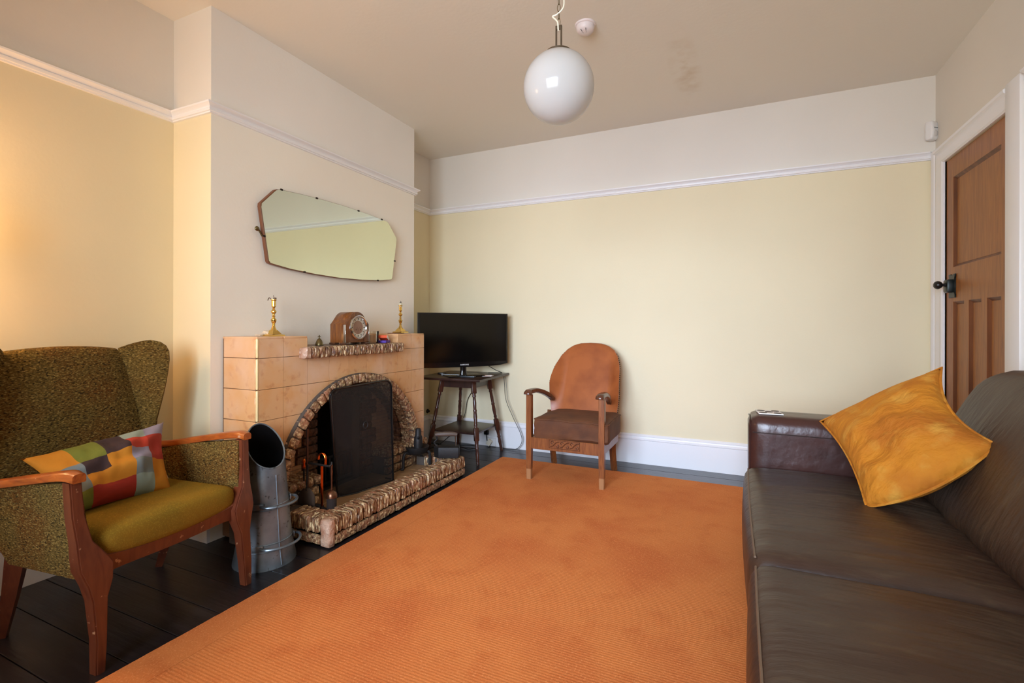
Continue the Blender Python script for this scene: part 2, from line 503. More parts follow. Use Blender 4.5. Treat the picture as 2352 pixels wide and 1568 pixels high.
# right wall with door opening
DY0, DY1, DZ = -.922, -.155, 2.035
bm = B()
box(bm, (XR, DY1, -.05), (XR + .12, 0, H)); box(bm, (XR, Y0, -.05), (XR + .12, DY0, H)); box(bm, (XR, DY0, DZ), (XR + .12, DY1, H))
bmesh.ops.remove_doubles(bm, verts=bm.verts, dist=1e-5)
struct('wall_right', bm, m_wall)
# near wall with the window
bm = B()
w = WIN
box(bm, (XL - .12, Y0 - .2, -.05), (w['x0'], Y0, H)); box(bm, (w['x1'], Y0 - .2, -.05), (XR + .12, Y0, H))
box(bm, (w['x0'], Y0 - .2, -.05), (w['x1'], Y0, w['z0'])); box(bm, (w['x0'], Y0 - .2, w['z1']), (w['x1'], Y0, H))
struct('wall_near', bm, m_wall)
win = bpy.data.objects.new('window_1', None); COL.objects.link(win); tag(win, kind='structure')
win.location = (1.45, Y0, w['z0'])
def at_parent(p, o):
    o.parent = p; o.matrix_parent_inverse = p.matrix_basis.inverted(); return o
bm = B()
for a, b in ((w['x0'], w['x0'] + .06), (w['x1'] - .06, w['x1']), (1.13, 1.18), (1.72, 1.77)):
    box(bm, (a, Y0 - .12, w['z0']), (b, Y0 - .05, w['z1']), .004)
for a, b in ((w['z0'], w['z0'] + .06), (w['z1'] - .06, w['z1']), (1.72, 1.77)):
    box(bm, (w['x0'], Y0 - .12, a), (w['x1'], Y0 - .05, b), .004)
at_parent(win, obj('window_frame', bm, m_gloss_white))
bm = B(); box(bm, (w['x0'] - .05, Y0 - .05, w['z0'] - .03), (w['x1'] + .05, Y0 + .08, w['z0']), .006)
at_parent(win, obj('window_sill', bm, m_gloss_white))
for a, b in ((w['x0'] + .06, 1.13), (1.18, 1.72), (1.77, w['x1'] - .06)):
    for c, d in ((w['z0'] + .06, 1.72), (1.77, w['z1'] - .06)):
        bm = B(); vs = [bm.verts.new(p) for p in ((a, Y0 - .085, c), (b, Y0 - .085, c), (b, Y0 - .085, d), (a, Y0 - .085, d))]; bm.faces.new(vs)
        at_parent(win, obj('pane', bm, m_pane))

# floor: slab with separate boards running along the back wall
bm = B(); box(bm, (XL - .1, Y0 - .1, -.05), (XR + .1, .1, -.018)); fl = struct('floor', bm, m_void)
yy = -.002
while yy > Y0:
    w_ = .148
    bm = B(); box(bm, (XL, max(yy - w_ + .0025, Y0), -.018), (XR, yy, random.uniform(-.0008, 0)), .0015, 1)
    obj('plank', bm, m_board, fl); yy -= w_

# baseboards and picture rail as swept profiles along each wall
BASE = [(0, 0), (.016, 0), (.016, .180), (.020, .184), (.020, .192), (.013, .199), (.011, .209), (.013, .213), (.006, .222), (0, .2261)]
RAIL = [(0, 0), (.010, .001), (.012, .007), (.017, .009), (.020, .016), (.020, .021), (.016, .024), (.024, .034), (.034, .040), (.036, .047), (0, .047)]
def sweep(bm, prof, path, z0):
    """path: list of (x, y, nx, ny) with mitred offset directions into the room."""
    rings = [[bm.verts.new((x + nx * d, y + ny * d, z0 + z)) for d, z in prof] for x, y, nx, ny in path]
    n = len(prof)
    for a, b in zip(rings, rings[1:]):
        for i in range(n):
            bm.faces.new((a[i], a[(i + 1) % n], b[(i + 1) % n], b[i]))
    bm.faces.new(rings[0]); bm.faces.new(rings[-1])
e = .0005
segs = {
    'left_near': [(XL, Y0, 1, 0), (XL, YB0, 1, -1)],
    'chimney': [(XL, YB0, 1, -1), (XB, YB0, 1, -1), (XB, YB1, 1, 1), (XL, YB1, 1, 1)],
    'left_far': [(XL, YB1, 1, 1), (XL, 0, 1, -1)],
    'back': [(XL, 0, 1, -1), (XR, 0, -1, -1)],
    'near': [(XL, Y0, 1, 1), (XR, Y0, -1, 1)],
}
k = 1
for nm, path in segs.items():
    bm = B(); sweep(bm, RAIL, path, ZR); o = tag(obj('trim_%d' % k, bm, m_gloss_white), kind='structure'); k += 1
    if nm == 'chimney':
        bm = B(); sweep(bm, BASE, [(XL, YB0, 1, -1), (XB, YB0, 0, -1)], 0); sweep(bm, BASE, [(XB, YB1, 0, 1), (XL, YB1, 1, 1)], 0)
    else:
        bm = B(); sweep(bm, BASE, path, 0)
    tag(obj('baseboard_' + nm, bm, m_gloss_white), kind='structure')
bm = B(); sweep(bm, RAIL, [(XR, DY0 - .16, -1, 0), (XR, Y0, -1, 1)], ZR); tag(obj('trim_%d' % k, bm, m_gloss_white), kind='structure'); k += 1
bm = B(); sweep(bm, BASE, [(XR, DY0 - .13, -1, 0), (XR, Y0, -1, 1)], 0); tag(obj('baseboard_right', bm, m_gloss_white), kind='structure')

# door with architrave
door = bpy.data.objects.new('door_1', None); COL.objects.link(door); tag(door, kind='structure')
door.location = (XR, DY1, 0)
ARCH = [(0, 0), (0, .010), (.012, .016), (.020, .012), (.050, .014), (.070, .020), (.085, .022), (.100, .018), (.112, .028), (.130, .030), (.138, .020), (.138, 0)]
bm = B()  # far upright, head
def arch_piece(bm, pts):
    rings = [[bm.verts.new((XR - h, y + dy * d, z + dz * d)) for d, h in ARCH] for y, z, dy, dz in pts]
    n = len(ARCH)
    for a, b in zip(rings, rings[1:]):
        for i in range(n):
            bm.faces.new((a[i], a[(i + 1) % n], b[(i + 1) % n], b[i]))
    bm.faces.new(rings[0]); bm.faces.new(rings[-1])
arch_piece(bm, [(DY1, 0, 1, 0), (DY1, DZ, 1, .72), (DY0, DZ, 0, .72)])
at_parent(door, obj('architrave', bm, m_gloss_white))
bm = B(); box(bm, (XR - .024, DY0 - .13, 0), (XR, DY0 - .002, 2.145), .006, 2)
at_parent(door, obj('architrave', bm, m_gloss_white))
bm = B()
box(bm, (XR, DY1, 0), (XR + .11, DY1 + .02, DZ)); box(bm, (XR, DY0 - .02, 0), (XR + .11, DY0, DZ)); box(bm, (XR, DY0, DZ), (XR + .11, DY1, DZ + .02))
at_parent(door, obj('door_frame', bm, m_gloss_white))
# door leaf: stiles, rails, recessed panels
xf = XR + .006
dy0, dy1, dzt = DY0 + .004, DY1 - .004, DZ - .004
bm = B()
box(bm, (xf + .018, dy0, .006), (xf + .04, dy1, dzt))
pan = [(-.815, -.257, 1.40, 1.915), (-.392, -.257, .22, 1.203), (-.610, -.480, .22, 1.203), (-.815, -.672, .22, 1.203)]
pan = [(-.815, -.257, 1.40, 1.915), (-.405, -.257, .22, 1.203), (-.612, -.463, .22, 1.203), (-.815, -.672, .22, 1.203)]
for a, b, c, d in ((dy0, -.815, .006, dzt), (-.257, dy1, .006, dzt), (-.815, -.257, 1.915, dzt), (-.815, -.257, 1.203, 1.40), (-.815, -.257, .006, .22), (-.463, -.405, .22, 1.203), (-.672, -.612, .22, 1.203)):
    box(bm, (xf, a, c), (xf + .02, b, d))
leaf = at_parent(door, obj('door_leaf', bm, m_door, smooth=False))
for a, b, c, d in pan:
    bm = B()
    t = .016
    for q in range(4):
        o_ = [(a, c), (b, c), (b, d), (a, d)]; i_ = [(a + t, c + t), (b - t, c + t), (b - t, d - t), (a + t, d - t)]
        r_ = (q + 1) % 4
        v = [bm.verts.new((xf + .001, *o_[q])), bm.verts.new((xf + .001, *o_[r_])), bm.verts.new((xf + .0145, *i_[r_])), bm.verts.new((xf + .0145, *i_[q]))]
        bm.faces.new(v)
    bmesh.ops.remove_doubles(bm, verts=bm.verts, dist=1e-5)
    p_ = obj('panel_moulding', bm, m_door_dark, smooth=False); p_.parent = leaf; pass
    bm = B(); box(bm, (xf + .0135, a + t, c + t), (xf + .0175, b - t, d - t))
    p_ = obj('panel', bm, m_door, smooth=False); p_.parent = leaf; pass
# rim lock and knob
bm = B()
lk = [(-.205, 1.225), (-.205, 1.245), (-.215, 1.255), (-.215, 1.335), (-.205, 1.345), (-.205, 1.36), (-.232, 1.36), (-.238, 1.352), (-.262, 1.352), (-.268, 1.36), (-.292, 1.36), (-.292, 1.345), (-.284, 1.335), (-.284, 1.25), (-.292, 1.24), (-.292, 1.225)]
lk = [(y - .01, z - .0) for y, z in lk]
prism(bm, lk, lambda a, b, d: (d, a, b), xf, xf - .008, .002, 1)
box(bm, (xf - .035, -.283, 1.255), (xf, -.222, 1.33), .008, 2)
p_ = at_parent(door, obj('door_lock', bm, mat('lock_black', srgb(34, 40, 38), .35, metal=.5)))
p_['label'] = 'black cast rim lock plate'
bm = B()
lathe(bm, [(.0, 0), (.013, 0), (.013, .008), (.009, .012), (.009, .018), (.018, .024), (.023, .033), (.024, .042), (.019, .052), (.01, .058), (0, .059)], 20, M4((xf - .03, -.254, 1.30), (0, -math.pi / 2, 0)))
p_ = at_parent(door, obj('door_knob', bm, mat('black_knob', srgb(26, 24, 24), .3)))
bm = B()
box(bm, (xf - .012, dy0 - .004, 1.755), (xf + .002, dy0 + .03, 1.80), .002); at_parent(door, obj('hinge', bm, m_gloss_white))
bm = B(); lathe(bm, [(.006, 1.80), (.008, 1.802), (.008, 1.842), (.005, 1.85), (0, 1.852)], 12, M4((xf - .010, dy0 + .012, 0))); at_parent(door, obj('hinge_pin', bm, m_chrome))

# ------------------------------------------------------------------ fireplace
FY0, FY1, T = -2.2407, -.869, .1524
JZ = [.8988 - T * i for i in range(6)]     # joint heights
fire = thing('fireplace', 'peach tiled fireplace with arched rock-faced brick opening and raised brick hearth', 'fireplace', (0, -1.555, 0))
def fp(o): return at_parent(fire, o)
AC, AZ, AR = -1.555, .18, .588
def circ_z(y, r):
    d = abs(y - AC)
    return AZ + math.sqrt(r * r - d * d) if d < r else -1
# concrete core behind tiles
bm = B()
n = 60
core_x = -.012
ys = [FY0 + .004 + (FY1 - FY0 - .008) * i / n for i in range(n + 1)]
def top_z(y):
    return .995 if (y < -1.936 or y > -1.174) else .895
for a, b in zip(ys, ys[1:]):
    za, zb = max(.01, circ_z(a, AR - .03)), max(.01, circ_z(b, AR - .03))
    zt = top_z((a + b) / 2)
    vs = []
    for x in (core_x, -.25):
        vs.append([bm.verts.new(p) for p in ((x, a, za), (x, b, zb), (x, b, zt), (x, a, zt))])
    f, r = vs
    bm.faces.new(f); bm.faces.new(r)
    for i in range(4): bm.faces.new((f[i], f[(i + 1) % 4], r[(i + 1) % 4], r[i]))
fp(obj('core', bm, m_grout, smooth=False))
G = .0012
def tile_face(y0, y1, z0, z1, r=AR):
    """tile in the plane x=0, cut by the arch circle."""
    ya, yb = y0 + G, y1 - G
    n = 10
    cols = []
    for i in range(n + 1):
        y = ya + (yb - ya) * i / n
        lo_ = max(z0 + G, circ_z(y, r + .002))
        if lo_ < z1 - G: cols.append((y, lo_))
    if len(cols) < 2: return
    if len(cols) == n + 1 and all(abs(c[1] - z0 - G) < 1e-6 for c in cols): cols = [cols[0], cols[-1]]
    out = [(y, z) for y, z in cols] + [(cols[-1][0], z1 - G), (cols[0][0], z1 - G)]
    bm = B()
    prism(bm, out, lambda a, b, d: (d, a, b), -.012, -.0015)
    # softened front edge
    fr = [f for f in bm.faces if all(abs(v.co.x + .0015) < 1e-6 for v in f.verts)]
    bmesh.ops.inset_region(bm, faces=fr, thickness=.003, depth=.0015)
    fp(obj('tile', bm, m_tile, angle=60))
for c in range(9):
    y0, y1 = FY0 + T * c, FY0 + T * (c + 1)
    if c == 8: y1 = FY1
    if c == 0: y0 += .011
    rows = [(JZ[i + 1], JZ[i]) for i in range(5)]
    for z0, z1 in rows: tile_face(y0, y1, z0, z1)
for y0, y1 in ((FY0 + .011, FY0 + T), (FY0 + T, -1.936), (-1.174, FY0 + 8 * T), (FY0 + 8 * T, FY1)):
    tile_face(y0, y1, JZ[0], .993)
# rounded pale corner beads, side tiles, top tiles
for i in range(6):
    z1 = .996 if i == 0 else JZ[i - 1]
    z0 = JZ[i]
    bm = B(); box(bm, (-.24, FY0 + .0, z0 + G), (-.012, FY0 + .012, z1 - G), .002, 1); fp(obj('tile', bm, m_tile))
    bm = B(); box(bm, (-.0125, FY0, z0 + G), (.0005, FY0 + .0125, z1 - G), .006, 3); p_ = fp(obj('edge_tile', bm, m_tile_edge)); p_['label'] = 'pale glazed corner bead'
    if i == 0:
        for ya, yb in ((-1.1745, -1.1625), (-1.9485, -1.9365)):
            bm = B(); box(bm, (-.24, ya, JZ[0] + .03), (-.001, yb, .996), .003, 1); fp(obj('tile', bm, m_tile))
        for a, b in ((FY0, FY0 + T), (FY0 + T, -1.9365), (-1.1745, FY0 + 8 * T), (FY0 + 8 * T, FY1)):
            bm = B(); box(bm, (-.25, a + G * (a > FY0), .990), (.0, b - G, 1.0025), .005, 3); fp(obj('tile', bm, m_tile))
    bm = B(); box(bm, (-.24, FY1 - .012, z0 + G), (-.003, FY1 + .0005, z1 - G), .003, 1); fp(obj('tile', bm, m_tile))

def rock(bm, c, s, rot=(0, 0, 0), amp=.004, n=(3, 3, 3), r=.008, freq=45, seed=0, mat_=None, ani=(1, 1, 1)):
    m = mat_ if mat_ is not None else M4(c, rot)
    def fn(x, y, z):
        p = rnd(x, y, z, s[0] / 2, s[1] / 2, s[2] / 2, min(r, min(s) * .45))
        q = (Vector((p.x * ani[0], p.y * ani[1], p.z * ani[2])) + Vector((seed * 1.7, seed * 3.1, seed * .7))) * freq
        d = p.normalized() * amp * noise.noise(q)
        return m @ (p + d)
    gridbox(bm, n, fn)

# arch voussoirs: outer rolled ring plus two rings inside the reveal
def vous(a0, a1, r0, r1, x0, x1, name='brick', m=None, amp=.004, seed=0, roll=False):
    am = (a0 + a1) / 2
    bm = B()
    rm, hr, ht = (r0 + r1) / 2, (r1 - r0) / 2, (a1 - a0) / 2 - .0014 / r1
    def fn(x, y, z):
        rr = hr
        p = rnd(x, y, z, (x1 - x0) / 2, hr, .024, .009 if roll else .005)
        q = Vector((p.x * .5, p.y * .5, p.z * 1.8)) + Vector((seed * 1.3, seed * 2.1, seed))
        nn = noise.noise(q * 60) * amp
        px = (x0 + x1) / 2 + p.x + (nn if x > .5 else 0)
        pr = rm + p.y + (nn if abs(y) > .5 else 0)
        pa = am + ht * p.z / .024
        return (px, AC + pr * math.cos(pa), AZ + pr * math.sin(pa))
    gridbox(bm, (3, 3, 5), fn)
    fp(obj(name, bm, m or m_brick, angle=60))
NV = 33
a_lo, a_hi = -.02, math.pi + .02
for i in range(NV):
    a0 = a_lo + (a_hi - a_lo) * i / NV; a1 = a_lo + (a_hi - a_lo) * (i + 1) / NV
    vous(a0, a1, .537, .590, -.012, .036, seed=i, roll=True, amp=.006)
NV2 = 31
for i in range(NV2):
    a0 = a_lo + (a_hi - a_lo) * i / NV2; a1 = a_lo + (a_hi - a_lo) * (i + 1) / NV2
    vous(a0, a1, .530, .575, -.078, -.013, seed=50 + i, amp=.008)
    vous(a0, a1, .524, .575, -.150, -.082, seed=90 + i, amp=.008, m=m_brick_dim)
# mortar ring
bm = B()
n = 64
for r0, r1, x0, x1 in ((.545, .592, -.03, .022), (.545, .575, -.16, -.03)):
    rings = []
    for i in range(n + 1):
        a = -.02 + (math.pi + .04) * i / n
        rings.append([bm.verts.new((x, AC + r * math.cos(a), AZ + r * math.sin(a))) for x, r in ((x0, r0), (x1, r0), (x1, r1), (x0, r1))])
    for a, b in zip(rings, rings[1:]):
        for q in range(4): bm.faces.new((a[q], a[(q + 1) % 4], b[(q + 1) % 4], b[q]))
fp(obj('mortar', bm, m_mortar))

# recessed back panel with firebox opening
OY0, OY1, OZ = -1.735, -1.375, .60
bm = B()
xb = -.152
def quadx(bm, x, y0, y1, z0, z1):
    bm.faces.new([bm.verts.new(p) for p in ((x, y0, z0), (x, y1, z0), (x, y1, z1), (x, y0, z1))])
box(bm, (xb - .06, -2.12, .07), (xb, OY0, .76)); box(bm, (xb - .06, OY1, .07), (xb, -.97, .76)); box(bm, (xb - .06, OY0, OZ), (xb, OY1, .76))
fp(obj('back_panel', bm, mat('panel_grout', srgb(100, 78, 60), .8), smooth=False))
# firebox
bm = B()
fx = -.50
P8 = [(xb - .05, OY0 - .01, .07), (xb - .05, OY1 + .01, .07), (xb - .05, OY1 + .01, .64), (xb - .05, OY0 - .01, .64)]
Q8 = [(fx, OY0 + .06, .07), (fx, OY1 - .06, .07), (fx + .12, OY1 - .06, .64), (fx + .12, OY0 + .06, .64)]
v1 = [bm.verts.new(p) for p in P8]; v2 = [bm.verts.new(p) for p in Q8]
bm.faces.new(v2)
for i in range(4): bm.faces.new((v1[i], v1[(i + 1) % 4], v2[(i + 1) % 4], v2[i]))
bmesh.ops.recalc_face_normals(bm, faces=bm.faces)
fp(obj('firebox', bm, mat('fireback', srgb(40, 34, 30), .9, var=[(4, srgb(96, 84, 72), .5, .75), (9, srgb(14, 12, 12), .5, .7)], coord='World')))
# quoin bricks beside the opening, small tan tiles beyond
ci = 0
for side in (-1, 1):
    oy = OY0 if side < 0 else OY1
    z = .085
    row = 0
    while z < .72:
        hgt = .048
        long_ = (row % 4) in (0, 1)
        ln = .150 if long_ else .105
        zt = z + hgt
        if z > OZ:  # above opening bricks meet the soffit
            ln = .13
        y_in, y_out = oy, oy + side * ln
        lim = lambda yy_, zz: (yy_ - AC) ** 2 + (zz - AZ) ** 2 < (.535) ** 2
        if lim(y_out, max(zt, AZ)) or lim((y_in + y_out) / 2, zt):
            bm = B(); rock(bm, (xb + .006, (y_in + y_out) / 2, z + hgt / 2), (.026, ln - .005, hgt - .007), amp=.004, n=(2, 5, 3), r=.006, seed=ci)
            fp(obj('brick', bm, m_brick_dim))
        # tan tiles outward
        for sub in range(2):
            zz0 = z + sub * .024
            ty = y_out + side * .003
            while True:
                tyo = ty + side * .058
                if not lim(ty + side * .02, zz0 + .02) and zz0 > AZ: break
                if abs(ty - AC) > .54: break
                bm = B(); ya, yb = sorted((ty + side * .001, tyo - side * .001)); box(bm, (xb - .002, ya, zz0 + .001), (xb + .004, yb, zz0 + .023), .001, 1)
                fp(obj('small_tile', bm, m_smalltile))
                ty = tyo
        ci += 1; row += 1; z = zt
# top course over the opening
for i in range(4):
    y = OY0 + .05 + i * (OY1 - OY0) / 4
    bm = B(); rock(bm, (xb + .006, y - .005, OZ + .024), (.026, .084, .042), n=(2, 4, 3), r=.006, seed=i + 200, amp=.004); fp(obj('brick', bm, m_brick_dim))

# pedestals: ledges of brick at both ends of the opening
for side, ya, yb in ((1, -1.28, -.822), (-1, -2.285, -1.83)):
    bm = B(); box(bm, (-.16, ya + .02, .0), (-.02, yb - .02, .19)); fp(obj('pedestal_core', bm, m_mortar, smooth=False))
    nb = 8
    for i in range(nb):
        y = ya + (yb - ya) * (i + .5) / nb
        bm = B(); rock(bm, (-.115, y, .213), (.25, (yb - ya) / nb - .002, .058), amp=.006, n=(6, 2, 3), r=.022, seed=300 + i + side * 20); fp(obj('brick', bm, m_brick))
    for zc in (.10, .155):
        for i in range(3):
            y = ya + .012 + (yb - ya - .024) * (i + .5) / 3
            bm = B(); rock(bm, (-.026, y, zc), (.04, (yb - ya - .024) / 3 - .006, .048), amp=.005, n=(2, 5, 3), r=.01, seed=400 + i + int(zc * 100)); fp(obj('brick', bm, m_brick))

# mantel shelf of upright rock-faced bricks
bm = B(); box(bm, (-.25, -1.93, .9), (.03, -1.18, .944)); fp(obj('shelf_slab', bm, mat('shelf_top', srgb(120, 96, 76), .5), smooth=False))
nb = 18
for i in range(nb):
    y = -2.0 + (.82) * (i + .5) / nb
    bm = B(); rock(bm, (.028, y, .9145), (.055, .82 / nb - .0022, .058), amp=.008, n=(4, 5, 6), r=.010, seed=500 + i, ani=(1, 1.6, .6))
    fp(obj('brick', bm, m_rib_y if i else m_brick_pale))

# hearth: core, surface tiles, kerb
HX, HY0, HY1, HZ = .337, -2.114, -.848, .137
bm = B(); box(bm, (-.25, HY0 + .012, 0), (HX - .012, HY1 - .012, .062)); box(bm, (HX - .10, HY0 + .012, 0), (HX - .012, HY1 - .012, .125))
box(bm, (-.0, HY0 + .012, 0), (HX - .05, HY0 + .11, .125)); box(bm, (.0, HY1 - .11, 0), (HX - .05, HY1 - .012, .125))
fp(obj('hearth_core', bm, m_mortar, smooth=False))
yy = HY0 + .115
while yy < HY1 - .115 - .01:
    y2 = min(yy + .1524, HY1 - .115)
    for x0, x1 in ((-.16, .0), (.0, .12), (.12, HX - .108)):
        bm = B(); box(bm, (x0 + .001, yy + .001, .058), (x1 - .001, y2 - .001, .070), .002, 1); fp(obj('hearth_tile', bm, m_hearth))
    yy = y2
# front kerb: header bricks over stretchers
nb = 24
L_ = (HY1 - .0) - (HY0 + .032)
for i in range(nb):
    y = HY0 + .032 + L_ * (i + .5) / nb
    bm = B(); rock(bm, (HX - .056, y, .098), (.112, L_ / nb - .0005, .078), amp=.009, n=(7, 6, 6), r=.011, seed=600 + i, ani=(.35, 2.0, .35)); fp(obj('brick', bm, m_rib_y))
ns = 8
for i in range(ns):
    y = HY0 + .032 + L_ * (i + .5) / ns
    bm = B(); rock(bm, (HX - .022, y, .032), (.044, L_ / ns - .005, .046), amp=.007, n=(2, 10, 4), r=.008, seed=700 + i, freq=60); fp(obj('brick', bm, m_brick))
bm = B(); rock(bm, (HX - .030, HY0 + .018, .068), (.064, .044, .132), amp=.005, n=(4, 4, 7), r=.013, seed=7); p_ = fp(obj('corner_brick', bm, m_brick_pale)); p_['label'] = 'pale worn corner brick'
for ys_, sgn in ((HY0, 1), (HY1, -1)):
    for i in range(7):
        x = HX - .12 - i * .052
        if x < .05: continue
        bm = B(); rock(bm, (x + .026, ys_ + sgn * .056, .098), (.051, .112, .078), amp=.009, n=(6, 6, 6), r=.011, seed=800 + i, ani=(2, .35, .35)); fp(obj('brick', bm, m_rib_x))
    for i in range(2):
        x = HX - .14 - i * .155
        bm = B(); rock(bm, (x, ys_ + sgn * .022, .032), (.15, .044, .046), amp=.007, n=(10, 2, 4), r=.008, seed=820 + i); fp(obj('brick', bm, m_brick))
# fire grate inside the firebox
bm = B()
for i in range(8):
    y = OY0 + .05 + i * .037
    box(bm, (xb - .03, y, .10), (xb - .018, y + .012, .26), .002, 1)
for z in (.10, .25): box(bm, (xb - .032, OY0 + .04, z), (xb - .015, OY1 - .04, z + .014), .002, 1)
tag(obj('fire_grate', bm, m_iron), 'black iron fire grate behind the mesh screen', 'grate')

# ------------------------------------------------------------------ fire screen
scr = thing('fire_screen', 'black wire mesh fire screen with rounded top corners', 'fire screen', (.02, -1.55, .07))
def scr_pt(s, t):
    """s across 0..1, t up 0..1"""
    bot = [Vector((-.005, -1.716, .072)), Vector((.046, -1.619, .072)), Vector((.088, -1.331, .072))]
    top = [Vector((0.044, -1.826, 0.702)), Vector((0.055, -1.712, 0.707)), Vector((0.075, -1.339, 0.716))]
    if s < .27: a, b, u = 0, 1, s / .27
    else: a, b, u = 1, 2, (s - .27) / .73
    pb = bot[a].lerp(bot[b], u); pt = top[a].lerp(top[b], u)
    return pb.lerp(pt, t)
def outline_st():
    pts = []
    rs, rt = .11, .075
    pts.append((0, 0)); pts.append((0, .5)); pts.append((0, 1 - rt))
    for k_ in range(1, 6):
        a = math.pi - k_ * math.pi / 12; pts.append((rs + rs * math.cos(a), 1 - rt + rt * math.sin(a)))
    for s in (rs, .27, .5, .7, 1 - rs): pts.append((s, 1))
    for k_ in range(1, 6):
        a = math.pi / 2 - k_ * math.pi / 12; pts.append((1 - rs + rs * math.cos(a), 1 - rt + rt * math.sin(a)))
    pts += [(1, 1 - rt), (1, .5), (1, 0), (.6, 0), (.27, 0)]
    return pts
OS = outline_st()
bm = B(); tube(bm, [scr_pt(s, t) for s, t in OS], .0065, 8, closed=True)
at_parent(scr, obj('frame', bm, m_black))
bm = B()
def clampst(s, t):
    rs, rt = .11, .075
    if t > 1 - rt:
        q = math.sqrt(max(0, 1 - ((t - 1 + rt) / rt) ** 2)) * rs
        s = max(rs - q, min(1 - rs + q, s))
    return s, t
NS = [0, .03, .07, .11, .2, .27, .4, .6, .8, .89, .93, .97, 1]; NT = [0, .3, .6, .85, .925, .945, .965, .985, 1]
g = [[bm.verts.new(scr_pt(*clampst(s, t))) for s in NS] for t in NT]
for i in range(len(NT) - 1):
    for j in range(len(NS) - 1):
        bm.faces.new((g[i][j], g[i][j + 1], g[i + 1][j + 1], g[i + 1][j]))
at_parent(scr, obj('mesh_panel', bm, m_mesh))
bm = B(); tube(bm, [scr_pt(.5, .62) + Vector((.012, .02 * math.cos(a), .02 * math.sin(a))) for a in [i * math.pi / 6 for i in range(12)]], .003, 6, closed=True)
at_parent(scr, obj('ring_handle', bm, m_iron))
for s in (.05, .95):
    p0 = scr_pt(s, .02)
    bm = B(); tube(bm, [p0, p0 + Vector((-.05, .01, -.003))], .005, 8); at_parent(scr, obj('foot', bm, m_black))

# ------------------------------------------------------------------ companion set
tl = thing('fire_tool_stand', 'black and copper companion stand with pole on the hearth corner', 'fire tools', (.10, -1.955, .07))
bm = B(); tube(bm, [(.032, -1.965, .09), (.030, -1.965, .48)], .0065, 10)
lathe(bm, [(.0065, .47), (.009, .48), (.009, .505), (.0115, .51), (.0115, .516), (0, .52)], 12, M4((.030, -1.965, 0)))
at_parent(tl, obj('pole', bm, mat('dark_steel', srgb(90, 70, 60), .3, metal=.9)))
bm = B(); tube(bm, [(.124, -1.955, .12), (.124, -1.955, .335)], .0085, 4, flat=.35); at_parent(tl, obj('upright', bm, m_copper))
bm = B(); tube(bm, curve([(.10, -1.955, .36), (.105, -1.955, .385), (.13, -1.955, .395), (.148, -1.955, .375), (.148, -1.955, .34)], 5), .0065, 8, flat=.6); at_parent(tl, obj('hook', bm, m_copper))
bm = B(); tube(bm, [(.035, -1.96, .335), (.18, -1.96, .335)], .006, 8); tube(bm, curve([(.18, -1.96, .335), (.19, -1.955, .345), (.185, -1.95, .355)], 4), .004, 8); at_parent(tl, obj('crossbar', bm, m_iron))
bm = B()
tube(bm, curve([(.075, -1.99, .076), (.10, -1.965, .10), (.14, -1.96, .112), (.172, -1.965, .095), (.172, -1.975, .074)], 6), .010, 8, flat=.5)
obox(bm, (.10, -1.955, .105), (.05, .03, .04), bev=.006)
at_parent(tl, obj('base', bm, m_iron))
br = thing('hearth_brush', 'hearth brush with dark bristles and domed cap hanging from the companion stand', 'brush', (.185, -1.95, .09))
bm = B(); lathe(bm, [(.0, .075), (.021, .075), (.025, .085), (.025, .165), (.022, .175)], 20, M4((.18, -1.945, 0))); at_parent(br, obj('bristles', bm, m_bristle))
bm = B(); lathe(bm, [(.022, .17), (.030, .172), (.029, .182), (.024, .197), (.014, .206), (.004, .209), (.004, .28), (.006, .30), (.0045, .32), (.006, .335), (.004, .35), (0, .352)], 20, M4((.18, -1.945, 0))); at_parent(br, obj('handle', bm, mat('tarnished_copper', srgb(120, 84, 64), .3, metal=.9)))
sh = thing('coal_shovel', 'dark metal coal shovel leaning on the companion stand', 'shovel', (.03, -1.985, .07))
bm = B()
prism(bm, [(-.055, 0), (.055, 0), (.048, .11), (.02, .145), (-.02, .145), (-.048, .11)], lambda a, b, d: (.045 + a * .9 + b * .05, -1.990 + a * .3 + d, .074 + b * .95), 0, .003, .001, 1)
at_parent(sh, obj('blade', bm, mat('dull_steel', srgb(88, 74, 66), .45, metal=.7)))
bm = B(); tube(bm, [(.05, -1.988, .20), (.045, -1.975, .33)], .004, 8); at_parent(sh, obj('handle', bm, m_iron))
pk = thing('fire_poker', 'thin dark poker hanging beside the copper upright', 'poker', (.0, -1.96, .09))
bm = B(); tube(bm, [(-.005, -1.955, .09), (-.005, -1.955, .30)], .004, 8); at_parent(pk, obj('shaft', bm, m_iron))
bm = B(); lathe(bm, [(0, .295), (.006, .30), (.009, .31), (.005, .325), (.009, .338), (.006, .35), (0, .355)], 12, M4((-.005, -1.955, 0))); at_parent(pk, obj('handle', bm, m_copper))

# trivet with iron mortar
tv = thing('iron_trivet', 'low three-legged iron trivet standing on the hearth tiles', 'trivet', (.06, -1.02, .07))
bm = B(); lathe(bm, [(0, .165), (.045, .166), (.068, .183), (.080, .210), (.082, .222), (.075, .222), (.058, .208), (.0, .203)], 28, M4((.062, -1.035, 0)))
at_parent(tv, obj('dish', bm, m_iron))
for ex_, ey in ((.011, -1.128), (.031, -.944), (.137, -.989)):
    dx, dy = ex_ - .062, ey + 1.035
    bm = B(); tube(bm, curve([(.062 + dx * .45, -1.035 + dy * .45, .176), (.062 + dx * .85, -1.035 + dy * .85, .183), (.062 + dx * .98, -1.035 + dy * .98, .15), (ex_, ey, .085), (ex_ + dx * .15, ey + dy * .15, .075)], 5), [.010] * 20 + [.008], 8); at_parent(tv, obj('leg', bm, m_iron))
mo = thing('iron_pestle', 'dark iron cylinder with a hole standing in the trivet dish', 'ornament', (.072, -1.04, .206))
